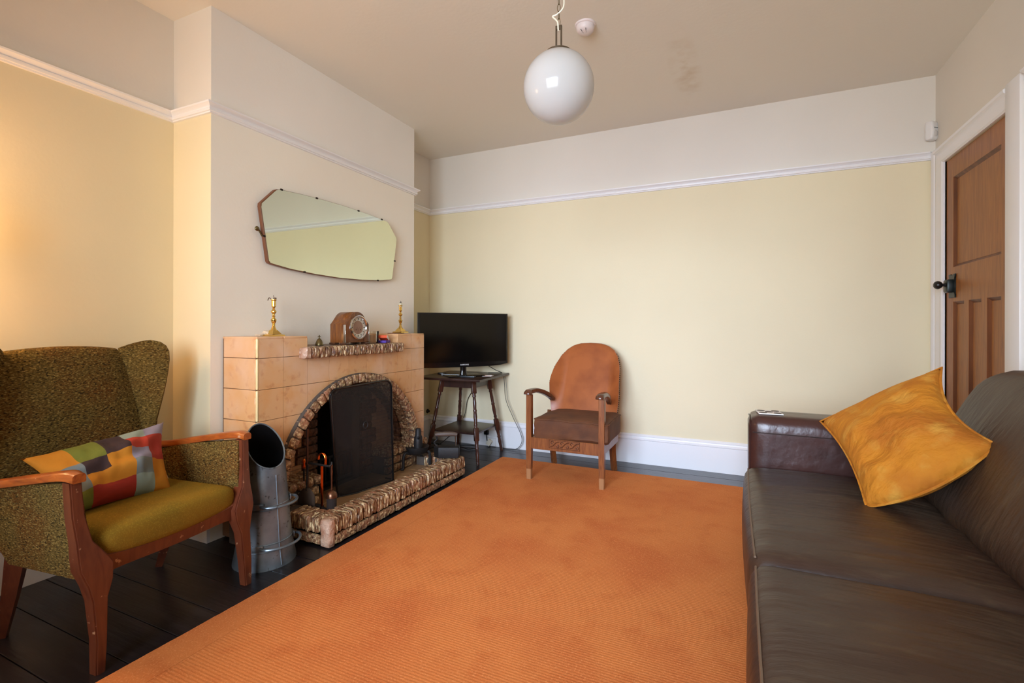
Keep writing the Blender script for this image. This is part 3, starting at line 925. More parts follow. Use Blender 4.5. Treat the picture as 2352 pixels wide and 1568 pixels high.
bm = B(); lathe(bm, [(0, .204), (.029, .204), (.030, .24), (.028, .288), (.021, .30), (.020, .335), (.015, .346), (0, .348)], 20, M4((.072, -1.04, 0))); at_parent(mo, obj('body', bm, m_iron))
bm = B(); lathe(bm, [(0, .0), (.008, 0), (.010, .002), (.010, .006), (.006, .006), (.006, .001)], 14, M4((.090, -1.062, .285), (math.radians(68), 0, math.radians(45)))); at_parent(mo, obj('hole_rim', bm, m_void))
# box iron on the hearth end
ir = thing('box_iron', 'antique black box iron with curved handle on the far end of the hearth kerb', 'iron', (.25, -.92, .1405), math.radians(28))
bm = B()
prism(bm, [(-.085, -.045), (.075, -.05), (.075, .05), (-.085, .045), (-.125, .0)], lambda a, b, d: (a * .85, b, d), .001, .075, .003, 2)
at_ = obj('body', bm, m_iron, ir)
bm = B(); box(bm, (.064, -.044, .008), (.070, .044, .07), .003, 2); obj('door', bm, m_iron, ir)
bm = B(); tube(bm, curve([(-.08, 0, .07), (-.105, 0, .10), (-.085, 0, .125), (-.09, 0, .15)], 5), .006, 8); obj('support', bm, m_iron, ir)
bm = B(); tube(bm, [(.045, 0, .07), (.042, 0, .155)], .004, 8); obj('support', bm, mat('bright_steel', srgb(150, 148, 140), .3, metal=1), ir)
bm = B(); tube(bm, [(-.10, 0, .155), (-.08, 0, .158), (-.03, 0, .16), (.02, 0, .16), (.055, 0, .155)], [.010, .015, .017, .016, .012], 14); obj('handle', bm, mat('turned_grip', srgb(92, 76, 66), .5), ir)

# coal scuttle
sc = thing('coal_scuttle', 'tall galvanised steel coal hod with slanted open mouth beside the fireplace', 'coal scuttle', (.14, -2.305, 0))
bm = B()
SCX, SCY = .14, -2.305
def sr(z): return .121 + (.071 - .121) * min(z, .60) / .60 + (.010 if z < .012 else 0)
hi_a = math.atan2(.25, -.9)  # direction of the high lip (away from the camera)
def rimz(a): return .515 + .088 * math.cos(a - hi_a)
seg = 40
def sc_ring(fr, off=0):
    return [(SCX - .004 * (rimz(2 * math.pi * i / seg) * fr) + (sr(rimz(2 * math.pi * i / seg) * fr) + off) * math.cos(2 * math.pi * i / seg),
             SCY + (sr(rimz(2 * math.pi * i / seg) * fr) + off) * math.sin(2 * math.pi * i / seg), rimz(2 * math.pi * i / seg) * fr) for i in range(seg)]
rings = [[bm.verts.new(p) for p in sc_ring(fr)] for fr in (.0, .02, .2, .4, .6, .8, .9, 1)]
for a, b in zip(rings, rings[1:]):
    for i in range(seg): bm.faces.new((a[i], a[(i + 1) % seg], b[(i + 1) % seg], b[i]))
at_parent(sc, obj('body', bm, m_galv))
bm = B()
rings = [[bm.verts.new(p) for p in sc_ring(fr, -.003)] for fr in (1, .9, .8, .6, .4, .2, .02)]
for a, b in zip(rings, rings[1:]):
    for i in range(seg): bm.faces.new((a[i], a[(i + 1) % seg], b[(i + 1) % seg], b[i]))
bm.faces.new(rings[-1])
at_parent(sc, obj('lining', bm, m_galv_in))
bm = B(); tube(bm, [Vector(p) for p in sc_ring(1, -.001)], .0035, 8, closed=True); at_parent(sc, obj('rolled_rim', bm, m_galv))
for z in (.075, .105, .25, .265):
    bm = B(); tube(bm, [(SCX - .004 * z + (sr(z) + .001) * math.cos(2 * math.pi * i / seg), SCY + (sr(z) + .001) * math.sin(2 * math.pi * i / seg), z) for i in range(seg)], .0025, 6, closed=True); at_parent(sc, obj('raised_band', bm, m_galv))
for z in (.095, .27):
    r = sr(z); cx_ = SCX - .004 * z
    a0, a1 = math.radians(-48), math.radians(62)
    pts = []
    for i in range(13):
        a = a0 + (a1 - a0) * i / 12
        rr = r + .004 + .042 * math.sin(math.pi * i / 12) ** .5
        pts.append((cx_ + rr * math.cos(a), SCY + rr * math.sin(a), z))
    bm = B(); tube(bm, curve(pts, 2), .006, 8); h_ = at_parent(sc, obj('handle', bm, m_galv))
    for a in (a0, a1):
        bm = B(); obox(bm, (cx_ + (r + .004) * math.cos(a - .08), SCY + (r + .004) * math.sin(a - .08), z), (.008, .045, .026), (0, 0, a), .003); at_parent(sc, obj('bracket', bm, m_galv))
a = math.radians(-8)
bm = B(); tube(bm, [(SCX - .004 * z + sr(z) * math.cos(a), SCY + sr(z) * math.sin(a), z) for z in (.01, .1, .2, .3, .395)], .003, 6); at_parent(sc, obj('seam', bm, m_galv))

# ------------------------------------------------------------------ mantel objects
def candlestick(name, label, x, y, z, h, sq):
    t = thing(name, label, 'candlestick', (x, y, z))
    bm = B()
    s = h / .195
    prof = [(.0, .0), (.022, .012), (.016, .026), (.010, .040), (.007, .050), (.009, .053), (.006, .058), (.011, .064), (.0145, .076), (.0145, .082), (.008, .087), (.0065, .094), (.009, .098), (.0065, .103), (.006, .108), (.009, .112), (.0145, .120), (.0145, .124), (.008, .132), (.006, .140), (.007, .143), (.0115, .149), (.0115, .178), (.015, .183), (.015, .186), (.008, .186), (.008, .17), (0, .17)]
    lathe(bm, [(r * (.95 if s < 1.05 else .85), zz * s) for r, zz in prof], 12, M4((0, 0, .006)))
    obj('stem', bm, m_brass, t, angle=25)
    bm = B()
    for (w0, z0, w1, z1) in ((.043, 0, .043, .006), (.043, .006, .030, .011), (.030, .011, .014, .032)):
        a = [bm.verts.new((dx * w0 * s * .9, dy * w0 * s * .9, z0 * s)) for dx, dy in ((-1, -1), (1, -1), (1, 1), (-1, 1))]
        b = [bm.verts.new((dx * w1 * s * .9, dy * w1 * s * .9, z1 * s)) for dx, dy in ((-1, -1), (1, -1), (1, 1), (-1, 1))]
        for i in range(4): bm.faces.new((a[i], a[(i + 1) % 4], b[(i + 1) % 4], b[i]))
        bm.faces.new(a); bm.faces.new(b)
    bmesh.ops.remove_doubles(bm, verts=bm.verts, dist=1e-5)
    obj('base', bm, m_brass, t, smooth=False)
    return t
c1 = candlestick('candlestick', 'brass candlestick on the left end of the tiled mantel, wax dripped on its base', -.12, -2.05, 1.0025, .195, True)
bm = B(); rock(bm, (-.035, -.005, .018), (.05, .04, .022), amp=.012, n=(5, 5, 4), r=.009, seed=3, freq=60); rock(bm, (-.055, -.04, .005), (.05, .03, .008), amp=.004, n=(5, 4, 2), r=.004, seed=5)
m_wax = mat('old_wax', srgb(206, 190, 166), .5)
p_ = obj('spilled_wax', bm, m_wax, c1)
bm = B(); tube(bm, curve([(.0, 0, .188), (.003, 0, .2), (-.004, 0, .213)], 4), .0015, 6); tube(bm, curve([(-.012, -.008, .195), (-.02, -.012, .200), (-.026, -.015, .186)], 4), .0025, 6); obox(bm, (.008, .0, .197), (.014, .012, .008), bev=.002)
obj('candle_stub', bm, mat('burnt_wax', srgb(110, 92, 78), .6), c1)
c2 = candlestick('candlestick', 'taller slim brass candlestick on the right end of the mantel with a burnt stub', -.125, -.985, 1.0085, .20, True)
bm = B(); lathe(bm, [(0, .186), (.0115, .186), (.013, .21), (.0115, .212), (.009, .204), (0, .202)], 14); obj('candle_stub', bm, mat('pale_wax', srgb(214, 204, 170), .45), c2)
bm = B(); tube(bm, curve([(0, 0, .2), (.003, .002, .215), (.0, .003, .228)], 4), .0018, 6); tube(bm, [(-.009, .0, .214), (.006, .004, .220)], .002, 6); obj('wick', bm, m_void, c2)
bm = B(); obox(bm, (-.125, -1.035, 1.0055), (.05, .15, .005), (0, 0, .15), .001); tag(obj('wooden_slat', bm, m_mirror_back), 'thin strip of brown wood under the right candlestick', 'wood strip')

bl = thing('brass_bell', 'tiny dull brass hand bell on the left of the brick shelf', 'bell', (-.06, -1.80, .945))
bm = B(); lathe(bm, [(.0, .001), (.022, .001), (.023, .006), (.019, .018), (.013, .032), (.008, .038), (.004, .041), (0, .042)], 20); obj('bell_body', bm, m_brass_old, bl)
bm = B(); tube(bm, [(0, -.010, .050), (0, .010, .050)], .0022, 6); lathe(bm, [(.003, .04), (.0035, .046), (.003, .05), (.004, .055), (0, .061)], 10); obj('handle', bm, m_brass_old, bl)

# mantel clock
ck = thing('mantel_clock', 'walnut mantel clock with arched top and chrome-rimmed round dial', 'clock', (.005, -1.565, .9455))
def clock_outline(w=.1, h=.195, sh=.120):
    pts = [(-w, .012), (w, .012), (w, sh)]
    arc = []
    for i in range(0, 13):
        a = math.radians(18 + (162 - 18) * i / 12)
        arc.append((.074 * math.cos(a), .124 + .072 * math.sin(a)))
    pts += [(w - .010, sh + .008)] + arc + [(-w + .010, sh + .008), (-w, sh)]
    return pts
bm = B(); prism(bm, clock_outline(), lambda a, b, d: (d, a, b), -.12, -.012, .002, 1)
obj('case', bm, m_clock, ck, angle=50)
bm = B(); prism(bm, clock_outline(.1005, .196, .1205), lambda a, b, d: (d, a, b), -.012, .0, .003, 2)
obj('front', bm, wood('walnut_front', srgb(122, 74, 40), srgb(84, 48, 28), .25), ck, angle=50)
for y in (-.088, .088):
    for x in (-.10, -.02):
        bm = B(); obox(bm, (x, y, .006), (.045, .034, .012), bev=.002); obj('foot', bm, m_clock_dark, ck)
for y in (-.0995, .0995):
    bm = B(); box(bm, (-.016, y - .0015, .012), (.001, y + .0015, .118), .0008, 1); obj('edge_strip', bm, m_chrome, ck)
bm = B()
RZ = M4((0, 0, .102), (0, math.pi / 2, 0))
lathe(bm, [(.060, .0), (.070, .0), (.074, .006), (.073, .013), (.067, .016), (.062, .012), (.060, .004)], 48, RZ, cap=False); obj('bezel', bm, m_chrome, ck)
bm = B(); lathe(bm, [(0, .003), (.062, .003), (.062, .001)], 48, RZ); dl = obj('dial', bm, m_dial, ck)
bm = B(); lathe(bm, [(0, .0045), (.040, .0045), (.041, .003)], 40, RZ); obj('dial_centre', bm, m_dial_in, dl)
for i in range(12):
    a = i * math.pi / 6
    bm = B(); obox(bm, (.0042, .051 * math.sin(a), .102 + .051 * math.cos(a)), (.001, .0035 if i % 3 else .006, .009), (-a, 0, 0)); obj('hour_mark', bm, m_black, dl)
bm = B(); obox(bm, (.006, .011, .094), (.0012, .004, .030), (math.radians(125), 0, 0)); obox(bm, (.0072, -.009, .086), (.0012, .003, .042), (math.radians(28), 0, 0)); lathe(bm, [(0, .009), (.003, .009), (.003, .004)], 12, RZ); obj('hands', bm, m_dial_in, ck)
for y in (-.018, .020):
    bm = B(); lathe(bm, [(0, .0052), (.003, .0052), (.003, .0045)], 10, M4((0, y, .088), (0, math.pi / 2, 0))); obj('winding_hole', bm, m_black, dl)

# tumbler, match boxes
tm = thing('glass_tumbler', 'clear glass tumbler beside the clock', 'glass', (-.055, -1.365, .9455))
bm = B(); lathe(bm, [(0, .001), (.039, .001), (.040, .004), (.041, .078), (.0385, .078), (.0375, .012), (0, .011)], 32, cap=False); obj('tumbler_body', bm, m_glass, tm)
b1 = thing('matchbox', 'purple matchbox lying flat on the brick shelf', 'matchbox', (-.045, -1.262, .9455), .35)
bm = B(); box(bm, (-.028, -.042, 0), (.028, .042, .016), .001, 1); obj('sleeve', bm, m_purple_box, b1)
b2 = thing('matchbox', 'orange and white matchbox leaning on the purple one', 'matchbox', (-.035, -1.272, .968), .5)
b2.rotation_euler = (math.radians(-16), 0, .5)
bm = B(); box(bm, (-.028, -.040, 0), (.024, .044, .018), .001, 1); obj('sleeve', bm, m_orange_box, b2)
bm = B(); box(bm, (.0243, -.040, .0), (.0255, .044, .018)); obj('striking_side', bm, m_white, b2)

# mirror
TILT = math.radians(.1)
mir = thing('wall_mirror', 'frameless angular mirror with clipped upper corners above the fireplace', 'mirror', (XB + .03, -1.487, 1.365))
mir.rotation_euler = (0, TILT, 0)
half = [(.0, -.003), (.20, .002), (.38, .014), (.495, .029), (.508, .032), (.517, .042), (.565, .325), (.563, .342), (.475, .432), (.462, .439), (.44, .443), (.3, .452), (.15, .458), (0, .460)]
outl = [(y, z) for y, z in half] + [(-y, z) for y, z in half[-2:0:-1]]
bm = B(); prism(bm, outl, lambda a, b, d: (d, a, b), 0.004, .0095); obj('glass', bm, m_mirror, mir, smooth=False)
bm = B(); prism(bm, [(y * 1.008, .23 + (z - .23) * 1.012) for y, z in outl], lambda a, b, d: (d, a, b), -.018, .004, .001, 1); obj('backing', bm, m_mirror_back, mir)
for y, z in ((-.44, .445), (-.19, .457), (.165, .458), (.40, .447), (-.28, .005), (.36, .011), (.545, .17), (-.548, .17)):
    bm = B(); obox(bm, (.0095, y, z), (.007, .016, .010), bev=.002); obj('clip', bm, m_dark_clip, mir)
for s_ in (-1,):
    bm = B(); tube(bm, curve([(-.010, s_ * .545, .172), (-.006, s_ * .565, .195), (-.004, s_ * .578, .203)], 4), .006, 8, flat=.6); lathe(bm, [(0, 0), (.011, 0), (.013, .006), (.006, .013), (0, .014)], 14, M4((-.008, s_ * .582, .205), (0, math.pi / 2, 0))); obj('fixing', bm, m_brass_old, mir)

# ------------------------------------------------------------------ ceiling items
m_fit = mat('dull_bronze_fitting', srgb(112, 100, 84), .35, metal=.9)
gl = thing('globe_pendant_lamp', 'white opal glass globe pendant hanging on a chain from the ceiling', 'lamp', (1.497, -2.183, 1.916))
bm = B(); bmesh.ops.create_uvsphere(bm, u_segments=48, v_segments=32, radius=.1265)
for v in bm.verts:
    v.co.z *= 1.0
obj('glass_globe', bm, m_opal, gl)
bm = B(); lathe(bm, [(0, .118), (.03, .1235), (.044, .1190), (.046, .1185), (.046, .126), (.030, .133), (.008, .137), (.008, .14)], 32); obj('gallery', bm, m_fit, gl)
for s_ in (-1, 1):
    bm = B(); box(bm, (s_ * .0095 - .002, -.005, .13), (s_ * .0095 + .002, .005, .222), .001, 1); obj('stem', bm, m_fit, gl)
bm = B(); box(bm, (-.011, -.004, .208), (.011, .004, .222), .001, 1); obj('stem_bridge', bm, m_fit, gl)
ch = 0
zz = .22
while zz < H - 1.916 - .03:
    bm = B()
    pts = [(.0055 * math.cos(a), 0, zz + .014 + .015 * math.sin(a)) for a in [i * math.pi / 5 for i in range(10)]]
    if ch % 2: pts = [(0, p[0], p[2]) for p in pts]
    tube(bm, pts, .0012, 5, closed=True); obj('chain_link', bm, m_brass_old, gl); zz += .026; ch += 1
bm = B(); tube(bm, curve([(0, -.005, .20), (-.004, -.004, .235), (-.022, -.004, .258), (-.005, -.004, .262), (.018, -.004, .280), (.020, -.004, .315), (.004, .0, .355), (-.01, 0, .42), (.008, 0, .50), (0, 0, .60), (0, 0, H - 1.916 - .02)], 6), .0028, 8); obj('flex', bm, m_plastic_d, gl)
bm = B(); lathe(bm, [(.0, -.045), (.012, -.045), (.03, -.03), (.048, -.012), (.052, 0)], 28, M4((0, 0, H - 1.916))); obj('ceiling_rose', bm, m_plastic, gl)

sd = thing('smoke_detector', 'round white smoke detector on the ceiling beside the globe lamp', 'smoke detector', (1.365, -1.395, H))
bm = B(); lathe(bm, [(0, -.046), (.022, -.045), (.038, -.038), (.046, -.026), (.047, -.010), (.052, -.008), (.054, 0), (0, 0)], 36); obj('body', bm, mat('detector_plastic', srgb(226, 216, 216), .4), sd)
bm = B()
for s_ in (-1, 1):
    for i in range(6): obox(bm, (s_ * .008 + i * .001 * s_, -.012 - i * .005, -.0448 + i * .0008), (.002, .003, .003))
obj('vent_slots', bm, m_dark_clip, sd)

pir = thing('motion_sensor', 'white motion sensor mounted in the back right corner above the rail', 'sensor', (XR - .03, -.03, 2.265), math.radians(45))
bm = B()
gridbox(bm, (6, 6, 8), lambda x, y, z: (lambda p: (p.x, p.y - .004 * (1 - z * z) * (y < 0), p.z))(rnd(x, y, z, .031, .022, .058, .012)))
obj('casing', bm, m_plastic, pir)
bm = B(); lathe(bm, [(0, .006), (.010, .005), (.018, .002), (.022, 0)], 20, M4((0, -.024, -.018), (math.radians(90), 0, 0))); obj('lens', bm, mat('sensor_lens', srgb(214, 210, 206), .25), pir)
bm = B(); box(bm, (-.019, -.028, .012), (.019, -.023, .0145)); obj('slot', bm, m_black, pir)

# ------------------------------------------------------------------ rug
rug = thing('rug', 'large orange ribbed wool rug covering the middle of the floor', 'rug', (1.2, -2.3, 0))
RX0, RX1, RY0, RY1 = .377, 2.75, -4.3, -.325
bd = .135
def slab(bm, x0, x1, y0, y1, z0=.0005, z1=.011, wob=.002):
    box(bm, (x0, y0, z0), (x1, y1, z1))
def rug_strip(x0, x1, y0, y1, edges):
    bm = B()
    nx, ny = max(2, int((x1 - x0) / .03)), max(2, int((y1 - y0) / .03))
    nx, ny = min(nx, 80), min(ny, 140)
    def fn(x, y, z):
        px, py = x0 + (x + 1) / 2 * (x1 - x0), y0 + (y + 1) / 2 * (y1 - y0)
        if 'l' in edges and x < -.999: px += .0022 * noise.noise(Vector((0, py * 60, 1)))
        if 't' in edges and y > .999: py += .0022 * noise.noise(Vector((px * 60, 0, 1)))
        pz = .0005 if z < 0 else .0115
        return (px, py, pz)
    gridbox(bm, (nx, ny, 1), fn)
    return bm
def addrug(name, m, *a):
    o = obj(name, rug_strip(*a), m, smooth=False); at_parent(rug, o)
g_ = .0012
addrug('border', m_rug_b, RX0, RX0 + bd - g_, RY0, RY1, 'lt')
addrug('border', m_rug_b, RX0 + bd - g_, RX1, RY1 - bd + g_, RY1, 't')
addrug('field', m_rug, RX0 + bd, RX1, RY0, RY1 - bd, '')

# ------------------------------------------------------------------ TV table and TV
tt = thing('occasional_table', 'dark oak table with splayed turned legs and low shelf in the alcove corner', 'table', (.04, -.34, 0))
TA = [Vector((.335, -.632)), Vector((.290, -.026)), Vector((-.285, -.052)), Vector((-.235, -.650))]
ZT = .653
def quadslab(bm, Q, z0, z1, bev=.003):
    vs = prism(bm, [(q.x, q.y) for q in Q], lambda a, b, d: (a, b, d), z0, z1, bev, 2)
bm = B(); quadslab(bm, TA, ZT - .018, ZT); at_parent(tt, obj('tabletop', bm, m_table))
feet = [Vector((.295, -.584)), Vector((.264, -.111)), Vector((-.182, -.085)), Vector((-.165, -.60))]
cen = sum(feet, Vector((0, 0))) / 4
tops = [cen + (f - cen) * .60 for f in feet]
for i in range(4):
    a, b = tops[i], tops[(i + 1) % 4]
    bm = B(); d = (b - a).normalized(); n_ = Vector((-d.y, d.x)) * .009
    prism(bm, [(a + n_)[:], (b + n_)[:], (b - n_)[:], (a - n_)[:]], lambda x, y, z: (x, y, z), ZT - .085, ZT - .018, .001, 1)
    at_parent(tt, obj('apron', bm, m_table))
for f, t in zip(feet, tops):
    bm = B()
    v0, v1 = Vector((f.x, f.y, 0)), Vector((t.x, t.y, ZT - .018))
    Lg = (v1 - v0).length
    prof = [(.0, 0), (.011, 0), (.013, .012), (.011, .022), (.013, .03), (.012, .05), (.015, .08), (.012, .11), (.016, .125), (.012, .135), (.015, .165), (.017, .18)]
    prof2 = [(.014, .275), (.011, .29), (.015, .30), (.012, .31), (.015, .36), (.013, .40), (.016, .41), (.012, .42), (.014, .47), (.012, .51), (.016, .52), (.013, .53), (.015, .545)]
    q = (v1 - v0).to_track_quat('Z', 'Y').to_matrix().to_4x4()
    q = Matrix.Translation(v0) @ q
    lathe(bm, prof, 14, q); lathe(bm, prof2, 14, q)
    box(bm, (-.018, -.018, .178), (.018, .018, .278), .004, 2, q); box(bm, (-.018, -.018, .54), (.018, .018, Lg), .003, 2, q)
    at_parent(tt, obj('leg', bm, m_legw))
k_ = .225 / ZT
bm = B(); quadslab(bm, [cen + (f - cen) * (1 - .4 * k_) * .97 for f in feet], .215, .229, .002); at_parent(tt, obj('lower_shelf', bm, m_table))

TVW, TVH = .742, .437
tvl, tvr = Vector((-.157, -.727)), Vector((.333, -.142))
d_ = (tvr - tvl); tvw = d_.length
tvc = (tvl + tvr) / 2
rz = math.atan2(d_.y, d_.x)
tv = thing('television', 'black flat screen television on the corner table', 'television', (tvc.x, tvc.y, ZT), rz)
hw, z0, z1 = tvw / 2, .082, .508
bm = B()
outl_tv = [(-hw + .03, z0 - .005), (-hw * .6, z0 - .008), (0, z0 - .009), (hw * .6, z0 - .006), (hw - .07, z0), (hw, z0 + .012), (hw, z1), (-hw, z1), (-hw, z0 + .008)]
prism(bm, outl_tv, lambda a, b, d: (a, d, b), 0, .03, .003, 2)
obj('bezel', bm, m_black, tv)
bm = B(); box(bm, (-hw * .7, .03, z0 + .05), (hw * .7, .065, z1 - .08), .015, 2); obj('rear_housing', bm, m_black, tv)
bm = B(); box(bm, (-hw + .014, -.0012, z0 + .032), (hw - .014, .002, z1 - .012), .0005, 1); obj('screen', bm, m_screen, tv)
bm = B(); lathe(bm, [(.0, .0), (.030, .0), (.027, .012), (.024, .04), (.024, .09), (0, .09)], 24, M4((0, .03, .006), sc=(1.1, .8, 1))); obj('stand_neck', bm, mat('gloss_black', srgb(10, 10, 11), .08), tv)
bm = B(); box(bm, (-.15, -.07, .0008), (.15, .12, .009), .004, 2); obj('stand_base', bm, mat('gloss_black_base', srgb(12, 12, 13), .1), tv)
cu = bpy.data.curves.new('logo_text', 'FONT'); cu.body = 'SAMSUNG'; cu.size = .0145; cu.align_x = 'CENTER'; cu.extrude = .0006; cu.offset = .0003; cu.space_character = 1.12
to = bpy.data.objects.new('logo_text', cu); COL.objects.link(to)
me = bpy.data.meshes.new_from_object(to.evaluated_get(bpy.context.evaluated_depsgraph_get())); bpy.data.objects.remove(to)
lg = bpy.data.objects.new('logo', me); COL.objects.link(lg); me.materials.clear(); me.materials.append(mat('silver_print', srgb(214, 214, 216), .4)); lg.parent = tv
lg.location = (0, -.001, z0 + .006); lg.rotation_euler = (math.pi / 2, 0, 0)
for lab, nm, cat, x, y, sx, sy, sz, m_, r_ in (
        ('small black set-top box at the left of the television stand', 'media_box', 'box', -.175, -.36, .07, .05, .012, m_black, .5),
        ('silver remote control lying on the table in front of the television', 'remote_control', 'remote', -.035, -.445, .155, .035, .012, mat('silver_plastic', srgb(176, 182, 184), .35), .1),
        ('dark remote control lying nearest the front table corner', 'remote_control', 'remote', .14, -.50, .15, .036, .012, mat('dark_grey_plastic', srgb(46, 52, 56), .35), .16)):
    t = thing(nm, lab, cat, (x, y, ZT + .0005), r_)
    bm = B(); box(bm, (-sx / 2, -sy / 2, 0), (sx / 2, sy / 2, sz), .003, 2); obj('casing', bm, m_, t)
    if cat == 'remote':
        bm = B()
        for i in range(7):
            for j in (-.009, .0, .009): box(bm, (-sx / 2 + .02 + i * .018, j - .003, sz), (-sx / 2 + .03 + i * .018, j + .003, sz + .0015))
        obj('buttons', bm, m_black, t)
t = thing('paper', 'white and red folded paper lying on the table to the right of the remotes', 'paper', (.225, -.345, ZT + .0005), .2)
bm = B(); obox(bm, (0, 0, .001), (.13, .07, .002), (0, 0, .0)); obox(bm, (.005, .012, .003), (.10, .03, .002), (0, 0, .25)); obj('sheet', bm, m_white, t)
bm = B(); obox(bm, (0, -.02, .0028), (.125, .02, .001)); obj('red_band', bm, mat('red_print', srgb(190, 110, 92), .6), t)
tag(obj('television_cable', (lambda b: (tube(b, curve([(.16, -.20, .735), (.20, -.10, .68), (.255, -.09, ZT + .006), (.22, -.12, ZT + .006), (.16, -.16, ZT + .006)], 6), .003, 8), b)[1])(B()), m_cable), 'black lead looping from the television onto the table top', 'cable')

# sockets, plug, adapters, leads
for z0_, z1_, nm, lab in ((.085, .146, 'power_socket', 'white double wall socket on the baseboard under the table'), (.004, .075, 'telephone_socket', 'white socket box below the power socket at the floor')):
    t = thing(nm, lab, 'socket', (.115, -.02, z0_))
    w2 = .062 if 'power' in nm else .05
    bm = B(); box(bm, (-w2, -.010, 0), (w2, .003, z1_ - z0_), .003, 2); obj('face_plate', bm, m_plastic, t)
t = thing('plug', 'black mains plug in the wall socket', 'plug', (.082, -.033, .125))
bm = B(); box(bm, (-.022, -.022, -.022), (.022, .003, .018), .007, 3); obj('plug_body', bm, m_black, t)
bm = B(); tube(bm, curve([(0, -.014, -.02), (.004, -.014, -.05), (.012, -.014, -.085)], 4), .004, 8); obj('lead', bm, m_cable, t)
t = thing('adapter', 'small white adapter hanging askew below the plug', 'adapter', (.112, -.045, .038), 0)
t.rotation_euler = (0, math.radians(35), 0)
bm = B(); box(bm, (-.020, -.014, -.026), (.020, .010, .026), .003, 2); obj('adapter_body', bm, m_plastic_d, t)
def cable(label, pts, r, m_=None, name='cable'):
    bm = B(); tube(bm, curve(pts, 7), r, 7); tag(obj(name, bm, m_ or m_cable), label, 'cable')
cable('long black flex hanging from the table edge to the floor by the wall', [(.255, -.05, ZT - .03), (.265, -.06, .55), (.275, -.05, .42), (.34, -.05, .28), (.41, -.05, .15), (.425, -.05, .08), (.39, -.06, .02), (.32, -.07, .005), (.22, -.06, .005)], .0022)
cable('thin grey flex hanging beside the black one', [(.27, -.05, ZT - .03), (.275, -.04, .55), (.29, -.04, .42), (.355, -.04, .28), (.42, -.04, .15), (.435, -.04, .08), (.40, -.05, .02), (.34, -.06, .005)], .0016, mat('grey_cable', srgb(120, 118, 116), .5))
cable('black lead curving down the wall behind the table', [(.05, -.05, .62), (-.05, -.02, .5), (-.12, -.02, .40), (-.14, -.03, .28), (-.14, -.06, .236)], .003)
cable('black lead looping under the low table shelf', [(-.10, -.30, .20), (-.16, -.25, .14), (-.10, -.2, .17), (-.02, -.2, .18), (.03, -.22, .15), (-.05, -.25, .145), (-.12, -.3, .13), (-.20, -.35, .06), (-.28, -.42, .02), (-.35, -.40, .006)], .0035)
cable('tangled black lead on the floor in the alcove corner', [(-.42, -.20, .02), (-.36, -.25, .03), (-.28, -.22, .02), (-.2, -.28, .01), (-.1, -.2, .012), (0, -.22, .008), (.05, -.14, .01), (-.04, -.10, .01), (-.15, -.15, .01)], .004)
t = thing('aerial_socket', 'small black aerial plug on the alcove wall above the baseboard', 'socket', (XL + .001, -.035, .262))
bm = B(); lathe(bm, [(0, .02), (.010, .02), (.012, .012), (.020, .006), (.020, 0)], 16, M4((0, 0, 0), (0, math.pi / 2, 0))); obj('aerial_plug', bm, m_black, t)

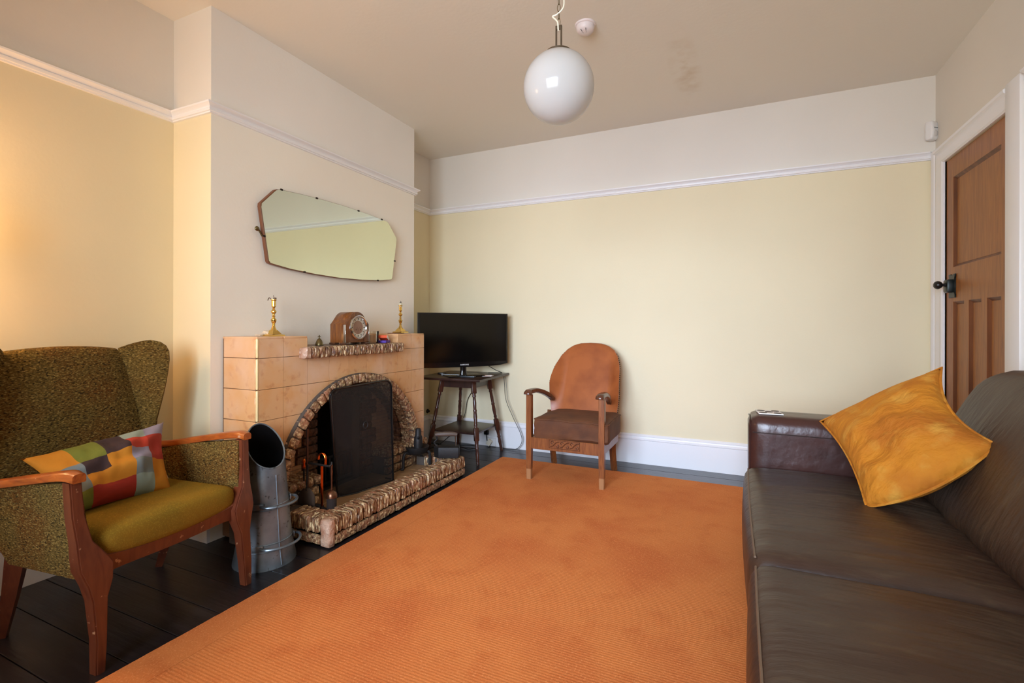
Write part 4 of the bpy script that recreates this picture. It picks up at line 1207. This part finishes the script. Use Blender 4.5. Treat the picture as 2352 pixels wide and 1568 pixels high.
# ------------------------------------------------------------------ side chair
oc = thing('open_armchair', 'oak open armchair with tan leatherette round back and brown velvet seat', 'chair', (1.04, -.50, 0))
def cp(o): return at_parent(oc, o)
FL = (.787, -.748); FR = (1.294, -.753)
for s_, (fx_, fy_) in ((-1, FL), (1, FR)):
    bm = B()
    z_f = .0115
    # front post, square, slightly tapered foot
    a = .019
    vs0 = [(fx_ - .016, fy_ - .016, z_f), (fx_ + .016, fy_ - .016, z_f), (fx_ + .016, fy_ + .016, z_f), (fx_ - .016, fy_ + .016, z_f)]
    vs1 = [(fx_ - a, fy_ - a, .25), (fx_ + a, fy_ - a, .25), (fx_ + a, fy_ + a, .25), (fx_ - a, fy_ + a, .25)]
    vs2 = [(fx_ - a - s_ * -.0, fy_ - a, .588), (fx_ + a, fy_ - a, .588), (fx_ + a, fy_ + a, .588), (fx_ - a, fy_ + a, .588)]
    R_ = [[bm.verts.new(p) for p in r] for r in (vs0, vs1, vs2)]
    for p, q in zip(R_, R_[1:]):
        for i in range(4): bm.faces.new((p[i], p[(i + 1) % 4], q[(i + 1) % 4], q[i]))
    bm.faces.new(R_[0]); bm.faces.new(R_[-1])
    bmesh.ops.bevel(bm, geom=[e_ for e_ in bm.edges if abs(e_.verts[0].co.z - e_.verts[1].co.z) > .05], offset=.003, segments=1, affect='EDGES')
    cp(obj('front_leg', bm, m_oak_leg, angle=30))
    # arm: curved, wide
    bm = B()
    x = fx_ - s_ * .004
    path = curve([(x, fy_ - .042, .592), (x, fy_ - .036, .606), (x, fy_ + .0, .611), (x - s_ * .004, fy_ + .10, .606), (x - s_ * .015, fy_ + .22, .577), (x - s_ * .028, fy_ + .30, .545), (x - s_ * .034, fy_ + .355, .515)], 6)
    n_ = len(path)
    rings = []
    for i, p in enumerate(path):
        t_ = (path[min(i + 1, n_ - 1)] - path[max(i - 1, 0)]).normalized()
        up = Vector((1, 0, 0)).cross(t_).normalized()
        w2 = .027 - .010 * i / n_; h2 = .015 if i > 4 else .019
        rings.append([bm.verts.new(p + Vector((dx * w2, 0, 0)) + up * dz * h2) for dx, dz in ((-1, -.7), (-.8, -1), (.8, -1), (1, -.7), (1, .5), (.7, .95), (0, 1.1), (-.7, .95), (-1, .5))])
    for p, q in zip(rings, rings[1:]):
        for i in range(9): bm.faces.new((p[i], p[(i + 1) % 9], q[(i + 1) % 9], q[i]))
    bm.faces.new(rings[0]); bm.faces.new(rings[-1])
    cp(obj('armrest', bm, m_arm, angle=50))
    # rear leg
    bm = B()
    bx_, by_ = (.802, -.262) if s_ < 0 else (1.250, -.262)
    bx_ += s_ * .01
    A_ = [(bx_, by_ - .0, .0008), (bx_ + s_ * .0, by_ - .05, .16), (bx_ + s_ * .006, by_ - .085, .30), (bx_ + s_ * .006, by_ - .07, .42)]
    tube(bm, curve(A_, 4), .024, 4, flat=1); cp(obj('rear_leg', bm, m_oak, angle=30))
    # side rail
    bm = B(); box(bm, (fx_ - .011 - s_ * .003, fy_ + .015, .225), (fx_ + .011 - s_ * .003, by_ - .05, .30), .002, 1); cp(obj('side_rail', bm, m_oak))
bm = B(); box(bm, (FL[0] + .015, -.763, .222), (FR[0] - .015, -.742, .300), .002, 1); cp(obj('front_rail', bm, m_oak))
# carved panel: raised scroll leaves on the front rail
bm = B()
box(bm, (.935, -.7655, .240), (1.150, -.7625, .243)); box(bm, (.935, -.7655, .293), (1.150, -.7625, .296)); box(bm, (.935, -.7655, .240), (.938, -.7625, .296)); box(bm, (1.147, -.7655, .240), (1.150, -.7625, .296))
for k_ in range(3):
    x0 = .945 + k_ * .068
    tube(bm, curve([(x0, -.7635, .250), (x0 + .018, -.7645, .256), (x0 + .032, -.765, .272), (x0 + .050, -.7645, .284), (x0 + .064, -.7635, .286)], 5), .0035, 6)
    tube(bm, [(x0 + .014 + .009 * math.cos(a), -.764, .279 + .009 * math.sin(a)) for a in [i * .8 for i in range(7)]], .0028, 6)
    tube(bm, [(x0 + .052 + .009 * math.cos(a), -.764, .257 + .009 * math.sin(a)) for a in [3 + i * .8 for i in range(7)]], .0028, 6)
cp(obj('carving', bm, m_arm))
bm = B(); box(bm, (.81, -.735, .285), (1.265, -.34, .30)); cp(obj('seat_frame', bm, m_oak))
# seat cushion
bm = B()
def cus(x, y, z):
    p = rnd(x, y, z, .262, .215, .074, .028)
    p.z += .012 * (1 - x * x) * (1 - y * y) * (z > 0)
    p.x *= 1 - .05 * (y + 1) / 2
    p += Vector((0, -.004 * math.sin(z * 9 + x * 2), 0)) * (y < -.9)
    p.z += .006 * noise.noise(p * 9)
    return (1.078 + p.x, -.548 + p.y, .364 + p.z)
gridbox(bm, (16, 14, 6), cus); sq = cp(obj('seat_cushion', bm, m_velvet_br))
bm = B()
pts = []
for i in range(44):
    a = 2 * math.pi * i / 44
    x, y = max(-1, min(1, 1.35 * math.cos(a))), max(-1, min(1, 1.35 * math.sin(a)))
    p = rnd(x, y, .78, .262, .215, .074, .028); p.x *= 1 - .05 * (y + 1) / 2
    pts.append((1.078 + p.x * 1.003, -.548 + p.y * 1.005,   .364 + .060 + .006 * noise.noise(p * 9)))
tube(bm, pts, .0042, 6, closed=True); p_ = obj('piping', bm, m_velvet_br); p_.parent = sq; pass
# back: horseshoe shell with concave wings
BK = [(.30, .235), (.36, .240), (.46, .252), (.55, .262), (.64, .264), (.75, .252), (.83, .220), (.88, .180), (.91, .13), (.924, .08), (.928, 0)]
def bw(z):
    for (z0_, w0), (z1_, w1) in zip(BK, BK[1:]):
        if z <= z1_:
            t_ = (z - z0_) / (z1_ - z0_); return w0 + (w1 - w0) * t_
    return 0
def back_pt(s, z, d):
    """s -1..1 across, z height, d 0 front / 1 rear"""
    w_ = bw(z)
    x = 1.048 + s * w_ + .012 * (.9 - z)
    y = -.385 + (z - .36) * .44
    wing = max(0, abs(s) * w_ - .185) / .075
    fwd = .095 * wing * max(0, min(1, (.93 - z) / .25)) * max(.10, min(1, (z - .38) / .26))
    y -= fwd
    if d: y += .022
    else: y -= .012 * (1 - s * s)
    return (x, y, z)
zs = [.30, .34, .38, .43, .48, .53, .58, .63, .68, .73, .77, .80, .83, .855, .875, .893, .907, .917, .924, .9275]
NSx = 20
bm = B()
g0 = [[bm.verts.new(back_pt(-1 + 2 * j / NSx, z, 0)) for j in range(NSx + 1)] for z in zs]
for a, b in zip(g0, g0[1:]):
    for j in range(NSx): bm.faces.new((a[j], a[j + 1], b[j + 1], b[j]))
g1 = [[bm.verts.new(back_pt(-1 + 2 * j / NSx, z, 1)) for j in range(NSx + 1)] for z in zs]
for a, b in zip(g1, g1[1:]):
    for j in range(NSx): bm.faces.new((a[j], b[j], b[j + 1], a[j + 1]))
for a0, a1, b0, b1 in zip(g0, g0[1:], g1, g1[1:]):
    bm.faces.new((a0[0], a1[0], b1[0], b0[0])); bm.faces.new((a0[-1], b0[-1], b1[-1], a1[-1]))
for j in range(NSx):
    bm.faces.new((g0[0][j], g1[0][j], g1[0][j + 1], g0[0][j + 1])); bm.faces.new((g0[-1][j], g0[-1][j + 1], g1[-1][j + 1], g1[-1][j]))
bk = cp(obj('backrest', bm, m_leatherette, angle=70))
bm = B()
for z in [.34 + i * .0145 for i in range(36)]:
    for s_ in (-1, 1):
        p = back_pt(s_, z, 1); bmesh.ops.create_icosphere(bm, subdivisions=1, radius=.0042, matrix=Matrix.Translation((p[0] + s_ * .002, p[1] - .008, p[2])))
p_ = obj('upholstery_nails', bm, m_dark_clip); p_['kind'] = 'stuff'; p_.parent = bk; pass

# ------------------------------------------------------------------ wing armchair (local frame: x forward, y to the far side)
WA = thing('wing_armchair', 'green tweed wing armchair with worn red-brown wooden arms and olive seat', 'armchair', (.245, -2.765, 0), .09)
HWd = .30
for s_ in (-1, 1):
    # front post, shaped board: outline in (x, z)
    yo, th = s_ * (HWd - .012), .030
    pr = [(-.012, .0005), (.022, .0005), (.030, .16), (.036, .28), (.052, .335), (.040, .39), (.012, .47), (.004, .54), (.004, .595),
          (-.045, .592), (-.040, .54), (-.030, .47), (-.030, .39), (-.034, .30), (-.030, .16)]
    # seen from the front the post is wide: build it as a loft with splay
    bm = B()
    lev = [(.0005, .278, .015, .034, .018), (.10, .274, .017, .030, .020), (.22, .266, .022, .026, .023), (.27, .264, .031, .024, .025), (.320, .268, .040, .020, .026), (.355, .277, .032, .014, .025), (.40, .287, .021, .006, .023), (.48, .296, .017, -.006, .021), (.585, .300, .016, -.012, .020)]
    rings = []
    for z, yc, hy, xc, hx in lev:
        kz = max(0, min(1, (.32 - z) / .22)) if s_ < 0 else 0; yc = (yc - .015 * kz) * s_; xc += .010 * kz; hy *= 1 - .12 * kz
        inner = 1.25 if .25 < z < .40 else 1
        rr = []
        for dx, dy in ((1, 1), (1, -1), (-1, -1), (-1, 1)):
            k2 = inner if dy * s_ < 0 else 1
            rr.append(bm.verts.new((xc + dx * hx, yc + dy * hy * k2, z)))
        rings.append(rr)
    for p, q in zip(rings, rings[1:]):
        for i in range(4): bm.faces.new((p[i], p[(i + 1) % 4], q[(i + 1) % 4], q[i]))
    bm.faces.new(rings[0]); bm.faces.new(rings[-1])
    bmesh.ops.bevel(bm, geom=[e_ for e_ in bm.edges if abs(e_.verts[0].co.z - e_.verts[1].co.z) > .02], offset=.004, segments=2, affect='EDGES')
    obj('front_leg', bm, m_armwood, WA, angle=50)
    # arm rail
    bm = B()
    path = curve([(.020, s_ * .298, .598), (-.03, s_ * .301, .603), (-.15, s_ * .310, .584), (-.30, s_ * .313, .556), (-.43, s_ * .305, .532), (-.54, s_ * .285, .522)], 6)
    rings = []
    n_ = len(path)
    for i, p in enumerate(path):
        t_ = (path[min(i + 1, n_ - 1)] - path[max(i - 1, 0)]).normalized()
        w2 = .018 + .010 * math.sin(math.pi * min(1, i / n_ * 1.3)); h2 = .013
        rings.append([bm.verts.new(p + Vector((0, dy * w2, dz * h2))) for dy, dz in ((-1, -.8), (-.85, -1), (.85, -1), (1, -.8), (1, .5), (.75, .95), (0, 1.15), (-.75, .95), (-1, .5))])
    for p, q in zip(rings, rings[1:]):
        for i in range(9): bm.faces.new((p[i], p[(i + 1) % 9], q[(i + 1) % 9], q[i]))
    bm.faces.new(rings[0]); bm.faces.new(rings[-1])
    obj('armrest', bm, m_armtop, WA, angle=50)
    # upholstered side panel under the arm
    bm = B()
    def sidefn(x, y, z):
        u = (x + 1) / 2; h = (z + 1) / 2
        xr = -.33 - .20 * h; xf_ = -.012 + .030 * (1 - h)
        xx = xr + u * (xf_ - xr)
        ztop = .583 - .155 * abs(xx) ** 1.15
        zbot = .285
        zz_ = zbot + (ztop - zbot) * h
        yy_ = s_ * (.276 + .018 * h + .012 * (1 - u)) + y * (.013 + .006 * (1 - z * z))
        return (xx, yy_, zz_)
    gridbox(bm, (10, 2, 8), sidefn)
    obj('side_panel', bm, m_tweed, WA)
    # rear leg raked back
    bm = B(); tube(bm, [(-.45, s_ * .262, .0008), (-.39, s_ * .266, .16), (-.345, s_ * .268, .31)], [.018, .027, .036], 4); obj('rear_leg', bm, m_armwood, WA, angle=30)
# front rail, sagging a little in the middle
bm = B()
rings = []
for i in range(17):
    t_ = -1 + 2 * i / 16
    y = t_ * .262
    sag = .018 * (1 - t_ * t_)
    zt, zb_ = .342 - sag * 1.0 + .012 * abs(t_) ** 6, .292 - sag * .8 - .022 * abs(t_) ** 6
    rings.append([bm.verts.new((x, y, z)) for x, z in ((.018, zb_), (.026, zt - .004), (.020, zt), (-.004, zt), (-.006, zb_))])
for p, q in zip(rings, rings[1:]):
    for i in range(5): bm.faces.new((p[i], p[(i + 1) % 5], q[(i + 1) % 5], q[i]))
bm.faces.new(rings[0]); bm.faces.new(rings[-1])
obj('front_rail', bm, m_armwood, WA, angle=50)
for s_ in (-1, 1):
    bm = B(); box(bm, (-.50, s_ * .25 - .01, .28), (-.01, s_ * .25 + .01, .33), .003, 1); obj('side_rail', bm, m_armwood, WA)
# seat cushion with bowed lower front
bm = B()
def seatfn(x, y, z):
    p = rnd(x, y, z, .262, .250, .046, .036)
    u = (p.x / .262 + 1) / 2
    dome = (1 - (p.y / .250) ** 2)
    zz_ = .357 + p.z + .010 * u - .014 * dome * (z < 0) * u + .020 * dome * (z > 0) * (1 - .6 * u)
    return (-.240 + p.x + .012 * dome * (p.x > 0), p.y, zz_)
gridbox(bm, (16, 16, 6), seatfn)
obj('seat', bm, m_seat_ol, WA)
bm = B(); box(bm, (-.5, -.25, .30), (-.05, .25, .318)); obj('seat_webbing', bm, mat('webbing', srgb(150, 134, 112), .9), WA)
# backrest and wings as one upholstered shell each
bm = B()
def seam_y(z):
    return .190 + .072 * max(0, min(1, (.955 - z) / .37)) ** .8
def seam_x(z):
    return -.600 + .050 * max(0, min(1.5, (.955 - z) / .37))
def backfn(x, y, z):
    zz_ = .30 + (z + 1) / 2 * (.958 - .30)
    yy_ = y * (seam_y(zz_) + .004)
    th = .040
    arch = .014 * (1 - y * y) * max(0, z) ** 3
    cush = .016 * (1 - y ** 4) * (1 - (z * .9) ** 4) if x > 0 else 0
    px = seam_x(zz_) - .045 + x * th + cush
    return Vector((px, yy_, zz_ + arch - (.012 * x * x if z > .95 else 0)))
gridbox(bm, (4, 14, 16), backfn)
bmesh.ops.bevel(bm, geom=[e_ for e_ in bm.edges if e_.calc_length() > 0 and abs(e_.calc_face_angle(0)) > 1.2], offset=.014, segments=3, affect='EDGES')
obj('backrest', bm, m_tweed, WA, angle=60)
for s_ in (-1, 1):
    bm = B()
    # wing outline in (u along forward, z): follows the seam at the rear, curved free edge in front
    tips = [(.50, .288, -.520), (.56, .290, -.520), (.634, .288, -.512), (.69, .297, -.502), (.74, .306, -.495), (.80, .316, -.489), (.85, .322, -.485), (.90, .326, -.482), (.94, .324, -.482), (.965, .315, -.488), (.983, .298, -.502), (.992, .270, -.525)]
    rings = []
    for z, ty, tx in tips:
        sy, sx = seam_y(z), seam_x(z)
        dx, dy = tx - (sx - .006), ty - sy
        L2 = math.hypot(dx, dy); nx, ny = dy / L2, -dx / L2      # inner normal points into the seat
        drop = lambda t_: .034 * (1 - t_) ** 1.5 * max(0, min(1, (z - .93) / .05))
        r = []
        for i in range(9):
            t_ = i / 8; b_ = .006 * math.sin(math.pi * t_)
            r.append((sx - .006 + dx * t_ + nx * b_, sy + dy * t_ + ny * b_, z - drop(t_)))
        for i in range(8, -1, -1):
            t_ = i / 8
            th_ = .030 + .012 * (1 - t_) - (.012 if i == 8 else 0)
            r.append((sx - .006 + dx * t_ - nx * th_ + dx * .0, sy + dy * t_ - ny * th_, z - drop(t_)))
        rings.append([bm.verts.new((p[0], s_ * p[1], p[2])) for p in r])
    for p, q in zip(rings, rings[1:]):
        n_ = len(p)
        for i in range(n_): bm.faces.new((p[i], p[(i + 1) % n_], q[(i + 1) % n_], q[i]))
    bm.faces.new(rings[0]); bm.faces.new(rings[-1])
    obj('wing', bm, m_tweed, WA, angle=60)

# ------------------------------------------------------------------ cushions from four corners
def pillow(name, corners, thick, m_, n=26, pinch=.10, wr=.012, seed=0, patch=None, flip=1, ears=1.0):
    c = [Vector(p) for p in corners]  # (0,0) (1,0) (1,1) (0,1)
    nrm = ((c[1] - c[0]).cross(c[3] - c[0]) + (c[2] - c[1]).cross(c[3] - c[2])).normalized() * flip
    cen = sum(c, Vector()) / 4
    def surf(u, v, side):
        # edges pulled in between the corners
        eu, ev = 2 * u - 1, 2 * v - 1
        pb, pr, pt, pl = pinch if isinstance(pinch, tuple) else (pinch,) * 4
        pu = u + .5 * (1 - ev * ev) * (pl * (1 - u) - pr * u)
        pv = v + .5 * (1 - eu * eu) * (pb * (1 - v) - pt * v)
        p = (c[0] * (1 - pu) + c[1] * pu) * (1 - pv) + (c[3] * (1 - pu) + c[2] * pu) * pv
        f_ = max(0, (1 - eu ** 2)) ** .55 * max(0, (1 - ev ** 2)) ** .55
        w_ = noise.noise(Vector((u * 4 + seed, v * 4, seed))) * wr + noise.noise(Vector((u * 11 + seed, v * 5, seed))) * wr * .5
        # gathers running in from the corners
        return p + nrm * side * (thick * f_ + w_ * f_)
    bm = B()
    top = [[None] * (n + 1) for _ in range(n + 1)]; bot = [[None] * (n + 1) for _ in range(n + 1)]
    for i in range(n + 1):
        for j in range(n + 1):
            u, v = i / n, j / n
            top[i][j] = bm.verts.new(surf(u, v, 1))
            bot[i][j] = top[i][j] if i in (0, n) or j in (0, n) else bm.verts.new(surf(u, v, -.75))
    for i in range(n):
        for j in range(n):
            f1 = bm.faces.new((top[i][j], top[i + 1][j], top[i + 1][j + 1], top[i][j + 1]))
            f2 = bm.faces.new((bot[i][j], bot[i][j + 1], bot[i + 1][j + 1], bot[i + 1][j]))
            if patch:
                f1.material_index = patch((i + .5) / n, (j + .5) / n); f2.material_index = 0
    return bm, surf
PC = thing('scatter_cushion', 'mustard velvet square cushion standing on one corner on the leather sofa', 'cushion', (2.6, -1.7, .45))
cor = [(2.474, -1.873, .458), (2.392, -1.50, .670), (2.752, -1.60, .912), (2.795, -1.900, .704)]
bm, sf = pillow('p', cor, .108, m_mustard, seed=2, pinch=(.12, .0, .24, -.20), wr=.034, flip=1)
bm.normal_update()
at_parent(PC, obj('cover', bm, m_mustard, angle=180))
bm = B(); ed = [sf(i / 16, 0, 0) for i in range(16)] + [sf(1, i / 16, 0) for i in range(16)] + [sf(1 - i / 16, 1, 0) for i in range(16)] + [sf(0, 1 - i / 16, 0) for i in range(16)]
tube(bm, ed, .0045, 6, closed=True); at_parent(PC, obj('piping', bm, m_mustard))

pcol = [(204, 132, 22), (116, 122, 36), (58, 38, 40), (196, 62, 40), (150, 168, 158), (150, 146, 170), (168, 44, 26), (122, 134, 136), (206, 84, 52)]
pm = [mat('patch_velvet_%d' % i, srgb(*[v * .90 for v in c_]), .85, sheen=.3, bump=[(12, .35, .015)]) for i, c_ in enumerate(pcol)]
# 5 x 5 patches; rows from the bottom edge up, columns from the near end to the far end
grid = [[6, 3, 6, 4, 0], [7, 0, 3, 4, 0], [1, 0, 5, 7, 4], [0, 1, 2, 8, 6], [0, 2, 3, 4, 5]]
PAT = [[1, 6, 6, 4, 0],
       [7, 0, 0, 7, 0],
       [7, 2, 0, 5, 6],
       [0, 1, 2, 3, 6],
       [0, 1, 2, 4, 5]]
def patchf(u, v): return PAT[min(4, int(v * 5))][min(4, int(u * 5))]
PW = thing('scatter_cushion', 'patchwork velvet cushion in mixed colours slumped on the wing armchair', 'cushion', (0, -2.8, .41))
cor = [(.07, -2.99, .425), (.05, -2.655, .405), (-.16, -2.565, .642), (-.13, -3.040, .602)]
bm, sf = pillow('q', cor, .075, None, n=30, seed=9, pinch=.10, wr=.036, patch=patchf, flip=1)
at_parent(PW, obj('cover', bm, pm, angle=180))

# ------------------------------------------------------------------ sofa
SF = thing('leather_sofa', 'worn dark brown leather sofa along the right wall', 'sofa', (2.66, -2.40, 0))
def sp(o): return at_parent(SF, o)
SY1, SY0 = -1.43, -3.36   # inner faces of the arms
SX = 2.115
# base under the cushions
bm = B(); box(bm, (SX + .012, SY0, .05), (3.02, SY1, .27), .02, 3); sp(obj('base', bm, m_leather_arm))
# seat cushions
def seat_cushion(ya, yb, seed):
    bm = B()
    hx, hy, hz = .335, (yb - ya) / 2, .112
    cx_, cy_, cz_ = SX + hx - .004, (ya + yb) / 2, .335
    def fn(x, y, z):
        p = rnd(x, y, z, hx, hy - .002, hz, .05)
        u, v = p.x / hx, p.y / hy
        if z > 0 or p.z > 0:
            p.z += .018 * (1 - u * u) * (1 - v * v) * max(0, p.z) / hz
            p.z += .006 * noise.noise(Vector((p.x * 4 + seed, p.y * 16, seed))) * (1 - v ** 6)
            p.z -= .022 * max(0, u) ** 2
        if x < -.8: p.x -= .012 * (1 - v * v) * (1 - (p.z / hz) ** 2)
        return (cx_ + p.x, cy_ + p.y, cz_ + p.z)
    gridbox(bm, (26, 40, 8), fn)
    o = sp(obj('seat_cushion', bm, m_leather))
    bm = B()
    pts = [(cx_ - hx + .016 - .004 * (1 - ((-1 + 2 * i / 24)) ** 2), cy_ + (-1 + 2 * i / 24) * (hy - .03), cz_ + hz - .014) for i in range(25)]
    tube(bm, pts, .0035, 6)
    p_ = obj('piping', bm, mat('worn_piping', srgb(104, 82, 64), .5)); p_.parent = o; pass
seat_cushion(-2.395, SY1, 1)
seat_cushion(SY0, -2.395, 5)
# back frame and cushions
bm = B(); gridbox(bm, (6, 30, 8), lambda x, y, z: (lambda p: (3.06 + p.x + .04 * (p.z / .37), -2.395 + p.y, .42 + p.z))(rnd(x, y, z, .06, 1.16, .36, .05))); sp(obj('back_frame', bm, m_leather_arm))
def back_cushion(ya, yb, seed):
    bm = B()
    hy = (yb - ya) / 2
    def fn(x, y, z):
        p = rnd(x, y, z, .105, hy - .004, .245, .085)
        v, w_ = p.y / hy, p.z / .245
        p.x -= (.028 * (1 - v * v) * (1 - w_ * w_)) if x < 0 else 0
        p.z += .010 * noise.noise(Vector((p.x * 8, p.y * 10 + seed, seed))) + .018 * (1 - v * v) * (z > 0)
        xx = 2.768 + p.x + .50 * (p.z + .245)
        return (xx, (ya + yb) / 2 + p.y, .655 + p.z)
    gridbox(bm, (6, 26, 16), fn)
    sp(obj('back_cushion', bm, m_leather))
back_cushion(-2.395, SY1 - .0, 2)
back_cushion(SY0, -2.395, 6)
# arms
for yi, s_ in ((SY1, 1), (SY0, -1)):
    bm = B()
    def fn(x, y, z):
        p = rnd(x, y, z, .44, .115, .30, .045)
        p.y += .010 * (1 - z) * -s_ * 0
        zz_ = .362 + p.z + .030 * ((p.x + .44) / .88) * (z > 0) * 0
        return (SX + .013 + .44 + p.x, yi + s_ * .115 + p.y, zz_ + .0)
    gridbox(bm, (22, 8, 14), fn)
    a_ = sp(obj('arm', bm, m_leather_arm))
    # front facing panel seam
    bm = B()
    yo = yi + s_ * .115
    pts = [fn(-1, -s_ * .86, z_) for z_ in (-.8, -.4, 0, .4, .7, .84)] + [fn(-1, -s_ * .7, .93), fn(-1, 0, .95), fn(-1, s_ * .7, .93)]
    tube(bm, curve(pts, 4), .0035, 6)
    p_ = obj('piping', bm, m_leather_arm); p_.parent = a_; pass
    bm = B(); tube(bm, [(SX + .03, yi - s_ * .0015, .590), (SX + .3, yi - s_ * .0015, .590), (SX + .6, yi - s_ * .0015, .590)], .0022, 6)
    p_ = obj('seam', bm, mat('seam_dark', srgb(40, 24, 20), .5)); p_.parent = a_; pass
for x in (SX + .08, 2.98):
    for y in (SY0 - .10, SY1 + .10):
        bm = B(); lathe(bm, [(0, .0), (.022, .0), (.028, .062), (0, .062)], 16, M4((x, y, .0118 if x < 2.7 else .0))); sp(obj('foot', bm, m_table))
# coaster
co = thing('coaster', 'square white coaster with dark dots on the sofa arm', 'coaster', (2.215, -1.325, .6635), .12)
bm = B(); box(bm, (-.05, -.05, 0), (.05, .05, .005), .001, 1); obj('card', bm, m_white, co)
for a, b in ((-.027, -.027), (.027, -.027), (-.027, .027), (.027, .027), (0, 0)):
    bm = B(); lathe(bm, [(0, .0056), (.017, .0056), (.017, .005)], 20, M4((a * 1.1, b * 1.1, 0), sc=(1, 1, 1))); obj('dot', bm, mat('dot_grey', srgb(78, 66, 62), .6), co)

# ------------------------------------------------------------------ floor lamp just outside the view, its warm light on the alcove wall
fl_ = thing('floor_lamp', 'lit floor lamp with fabric shade in the near end of the alcove', 'lamp', (-.36, -3.34, 0))
bm = B(); lathe(bm, [(0, .0005), (.13, .0005), (.13, .015), (.02, .03), (.012, .04), (.012, 1.38), (.018, 1.39), (0, 1.42)], 24); obj('stand', bm, m_brass_old, fl_)
m_shade = mat('lampshade', srgb(236, 214, 176), .8)
m_shade.node_tree.nodes['Principled BSDF'].inputs['Emission Color'].default_value = (1, .62, .32, 1)
m_shade.node_tree.nodes['Principled BSDF'].inputs['Emission Strength'].default_value = 14
bm = B(); lathe(bm, [(.165, 1.32), (.11, 1.56)], 32, cap=False); obj('shade', bm, m_shade, fl_)
